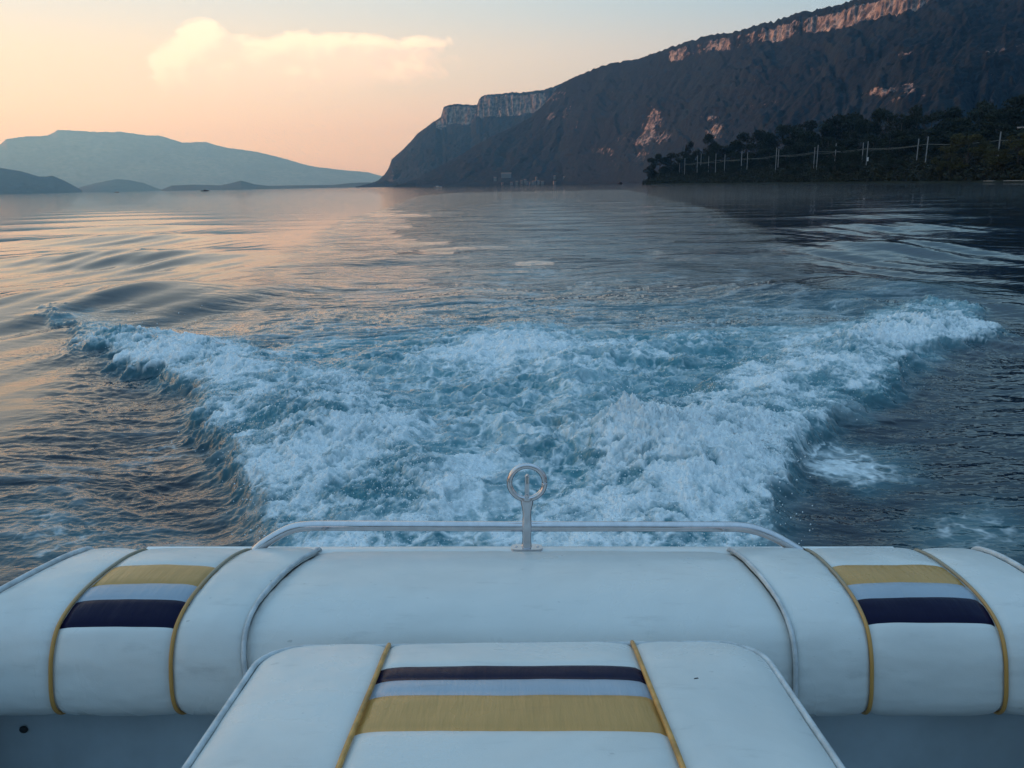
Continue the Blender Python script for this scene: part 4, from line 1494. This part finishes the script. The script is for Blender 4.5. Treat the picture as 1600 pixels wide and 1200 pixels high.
# side liners and floor
bm = bmesh.new()
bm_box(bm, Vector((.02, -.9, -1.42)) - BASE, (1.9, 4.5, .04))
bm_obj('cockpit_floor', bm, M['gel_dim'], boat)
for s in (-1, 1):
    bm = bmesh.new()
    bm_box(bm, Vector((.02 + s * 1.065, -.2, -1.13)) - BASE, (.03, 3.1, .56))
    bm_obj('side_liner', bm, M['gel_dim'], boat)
# unseen cabin block behind the eye, added to keep sky light off the bolsters
rings = []
for y_, zt_, hw_ in ((-1.15, .20, .98), (-1.22, .24, .99), (-2.0, .22, .92), (-2.5, .05, .80), (-3.0, -.45, .62), (-3.5, -.80, .36)):
    rings.append([(.02 + x_ * hw_, y_, zt_ + (z_ - 1) * (zt_ + 1.2)) for x_, z_ in ((-1, 0), (-1, .6), (-.95, .9), (-.86, .98), (-.6, 1), (0, 1.01), (.6, 1), (.86, .98), (.95, .9), (1, .6), (1, 0))])
cv = np.array(rings).reshape(-1, 3) - BB
cf = [list(map(int, f)) for f in grid_faces(6, 11)] + [list(range(11))]
me = bpy.data.meshes.new('cabin')
me.from_pydata(cv.tolist(), [], cf)
me.update()
link('cabin', me, M['gel_dim'], boat, False)  # light-blocking shape, not a known cabin of this boat

# --- striped sunpad over the engine box, close to the eye
Z0, SL = -.786, 0.118      # height at the back edge, slope rising forward


def on_pad(px, py, up=0.0):
    r = bray(px, py)
    # plane z = Z0 + SL*(1.25 - y)
    k = (Z0 + up + SL * 1.25) / (r[2] + SL * r[1])
    return r * k


cq = lambda px, py: 1.25 - on_pad(px, py)[1]
XL, XR = -.428, .432
gl = (on_pad(605, 1014)[0] + on_pad(540, 1200)[0]) / 2
gr = (on_pad(990, 1012)[0] + on_pad(1058, 1200)[0]) / 2
qcut = [1.25 - on_pad(800, y, .019)[1] for y in (1038.5, 1060.5, 1085, 1141)]
QB = cq(800, 1010)
qq = np.unique(np.concatenate([QB + np.concatenate([[0], .075 * (1 - np.cos(np.linspace(0, np.pi / 2, 16)))[1:], np.linspace(.085, .92, 60)]), qcut, [c + .0006 for c in qcut]]))
RC = .075


def half(q, W):
    d_ = np.clip(RC - (q - QB), 0, RC)
    return W - RC + np.sqrt(np.maximum(RC * RC - d_ * d_, 0))


def pad_point(x, q, lift):
    return np.stack([x, 1.25 - q, Z0 + SL * q + lift], -1)


def skew(x, q):
    """the back edge of the pad is pushed a little aft on one side"""
    return -.010 * x / .43 * np.exp(-(q - QB) / .1)


XC = (XL + XR) / 2
HWD = (XR - XL) / 2
cols, V = [], []
us = [np.linspace(0, 1, 26), np.linspace(0, 1, 40)[1:], np.linspace(0, 1, 26)[1:]]
wob = lambda q: .004 * np.sin(q * 9 + 1)
for k in range(3):
    for s in us[k]:
        hw = half(qq, HWD)
        xl_, xr_ = XC - hw, XC + hw
        ed = [xl_, np.maximum(gl + wob(qq), xl_), np.minimum(gr - wob(qq), xr_), xr_]
        x = ed[k] * (1 - s) + ed[k + 1] * s
        w_ = ed[k + 1] - ed[k]
        e = np.minimum(s, 1 - s) * w_
        outer = np.minimum(np.minimum(x - xl_, xr_ - x), qq - QB + .004)
        lift = .014 * (1 - np.exp(-np.maximum(outer, 0) / .05)) + .006 * (1 - np.exp(-e / .02)) - .004 * np.exp(-e / .005)
        if k == 1:
            for c in qcut:
                lift = lift - .0022 * np.exp(-np.abs(qq - c) / .004)
        lift = lift + .0035 * fbm(x * 5 + 9, qq * 5, 4)
        V.append(pad_point(x, qq + skew(x, qq), lift))
        cols.append(k)
V = np.stack(V, 1)
nr, nc = V.shape[:2]
mid = np.zeros((nr - 1, nc - 1), int)
qm = .5 * (qq[1:] + qq[:-1])
km = np.array(cols[1:])
for (a, b), mi in zip(((qcut[0], qcut[1]), (qcut[1], qcut[2]), (qcut[2], qcut[3])), (3, 2, 1)):
    mid[np.ix_((qm > a) & (qm < b), km == 1)] = mi
pad = bmesh_np('sunpad', V.reshape(-1, 3), grid_faces(nr, nc), [M['vinyl'], M['vinyl_gold'], M['vinyl_grey'], M['vinyl_navy']], boat, midx=mid.ravel())
# border band going down all round
hw = half(qq, HWD)
ln = np.concatenate([np.stack([XC - hw[::-1], qq[::-1]], -1), np.stack([XC + hw, qq], -1)])
rings = []
for off, dz_ in ((.0, .0), (.006, -.012), (.008, -.045), (.004, -.085), (-.01, -.095)):
    tgx = np.gradient(ln, axis=0)
    nx = np.stack([-tgx[:, 1], tgx[:, 0]], -1)
    nx /= np.linalg.norm(nx, axis=1)[:, None] + 1e-9
    if (nx * (ln - ln.mean(0))).sum() < 0:
        nx = -nx
    q = ln + nx * off
    rings.append(pad_point(q[:, 0], q[:, 1] + skew(q[:, 0], q[:, 1]), dz_))
bmesh_np('border_band', np.concatenate(rings), grid_faces(len(rings), len(ln)), M['vinyl'], pad)
btube('piping', pad_point(ln[:, 0], ln[:, 1] + skew(ln[:, 0], ln[:, 1]), .002), .0048, M['piping_white'], pad)
for g, sg in ((gl, 1), (gr, -1)):
    q = np.linspace(QB - .003, QB + .92, 60)
    x = g + sg * wob(q)
    lift = .014 * (1 - np.exp(-np.maximum(q - QB, 0) / .05)) + .004
    btube('piping', pad_point(x, q + skew(x, q), lift), .0042, M['piping_gold'], pad)
bm = bmesh.new()
bm_box(bm, Vector((XC, .82, -1.10)) - BASE, (.80, .82, .58), bevel=.02)
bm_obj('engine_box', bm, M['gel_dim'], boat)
# small burn mark
pm = on_pad(1086, 1078)
bm = bmesh.new()
for dx_, dy_, r_ in ((0, 0, .0030), (.0028, .0012, .0024), (-.002, -.0012, .0018)):
    r = bmesh.ops.create_uvsphere(bm, u_segments=10, v_segments=6, radius=1)
    bmesh.ops.transform(bm, matrix=Matrix.Translation(Vector(pm) + Vector((dx_, dy_, .0195)) - BASE) @ Matrix.Diagonal((r_, r_ * .9, .0012, 1)), verts=r['verts'])
bm_obj('burn_mark', bm, M['rubber'], pad, True)

# --- stainless rail and tow ring
yr = 1.728
pts = [at_y(398, 862, 1.700), at_y(412, 850, 1.706), at_y(434, 836, 1.716), at_y(456, 826, 1.724), at_y(482, 822, yr), at_y(520, 821.5, yr), at_y(660, 822, yr), at_y(822, 822.5, yr), at_y(980, 822.5, yr), at_y(1130, 823, yr), at_y(1160, 824, yr), at_y(1185, 829, 1.724), at_y(1210, 839, 1.716), at_y(1232, 851, 1.708), at_y(1252, 863, 1.700)]
rail = btube('tow_rail', catmull(pts, 120), .0118, M['steel'], boat, 20)
for p_ in (pts[0], pts[-1]):
    bm = bmesh.new()
    r = bmesh.ops.create_cone(bm, cap_ends=True, segments=24, radius1=.021, radius2=.017, depth=.008)
    bmesh.ops.translate(bm, verts=r['verts'], vec=Vector((p_[0], p_[1], p_[2] + .0)) - BASE)
    bm_obj('rail_flange', bm, M['steel'], rail, True)
yp = 1.724
zb = ZD + .002
rc_ = at_y(823.5, 754, yp)
pxs = rc_[0]
ztop = at_y(823, 785, yp)[2]
# post: oval stalk flaring into the ring
prof = [(ztop + .013, .0135, .0085), (ztop + .004, .0145, .0095), (ztop - .003, .0140, .0095), (ztop - .016, .0112, .0095), (ztop - .032, .0100, .0095), (at_y(822, 822, yp)[2], .0118, .0125), (at_y(822, 834, yp)[2], .0105, .0105), (zb + .018, .0103, .010), (zb + .008, .0115, .0115), (zb + .002, .0135, .013)]
rings = []
an = np.linspace(0, 2 * np.pi, 28, endpoint=False)
pp = catmull(prof, 50)
for z, ra, rb in pp:
    ce, se = np.cos(an), np.sin(an)
    rings.append(np.stack([pxs + ra * np.sign(ce) * np.abs(ce) ** .8, yp + rb * np.sign(se) * np.abs(se) ** .8, np.full(28, z)], -1))
post = bmesh_np('tow_post', np.concatenate(rings), grid_faces(50, 28, True), M['steel'], boat)
# ring
an = np.linspace(0, 2 * np.pi, 73)
ringp = np.stack([rc_[0] + .0400 * np.cos(an), np.full(73, yp), rc_[2] + .0400 * np.sin(an)], -1)
btube('ring', ringp, .0066, M['steel'], post, 16)
# pin standing in the ring
bm = bmesh.new()
zt0, zt1 = at_y(823, 787, yp)[2], at_y(823, 743, yp)[2]
bm_box(bm, Vector((pxs, yp, (zt0 + zt1) / 2)) - BASE, (.0105, .010, zt1 - zt0), bevel=.0025)
bm_box(bm, Vector((pxs, yp - .006, zt0 + .012)) - BASE, (.0065, .006, .026), bevel=.0022)
r = bmesh.ops.create_cone(bm, cap_ends=True, segments=14, radius1=.0042, radius2=.003, depth=.004)
bmesh.ops.translate(bm, verts=r['verts'], vec=Vector((pxs, yp, zt1 + .001)) - BASE)
bm_obj('pin', bm, M['steel'], post)
# base plate with rounded ends and two screws
an = np.linspace(0, 2 * np.pi, 40, endpoint=False)
bm = bmesh.new()
low_, up_ = [], []
for a in an:
    c_, s_ = math.cos(a), math.sin(a)
    x = .037 * (abs(c_) ** .45) * (1 if c_ > 0 else -1)
    y = .0165 * (abs(s_) ** .6) * (1 if s_ > 0 else -1)
    low_.append(bm.verts.new(Vector((pxs + x, yp + y - .006, zb - .002)) - BASE))
    up_.append(bm.verts.new(Vector((pxs + x * .97, yp + y * .94 - .006, zb + .0045)) - BASE))
bm.faces.new(up_)
for i in range(40):
    j = (i + 1) % 40
    bm.faces.new((low_[i], low_[j], up_[j], up_[i]))
plate = bm_obj('base_plate', bm, M['steel'], post)
for s in (-1, 1):
    bm = bmesh.new()
    r = bmesh.ops.create_uvsphere(bm, u_segments=12, v_segments=6, radius=.0042)
    bmesh.ops.transform(bm, matrix=Matrix.Translation(Vector((pxs + s * .025, yp - .006, zb + .0045)) - BASE) @ Matrix.Diagonal((1, 1, .45, 1)), verts=r['verts'])
    bm_obj('screw', bm, M['steel'], plate, True)
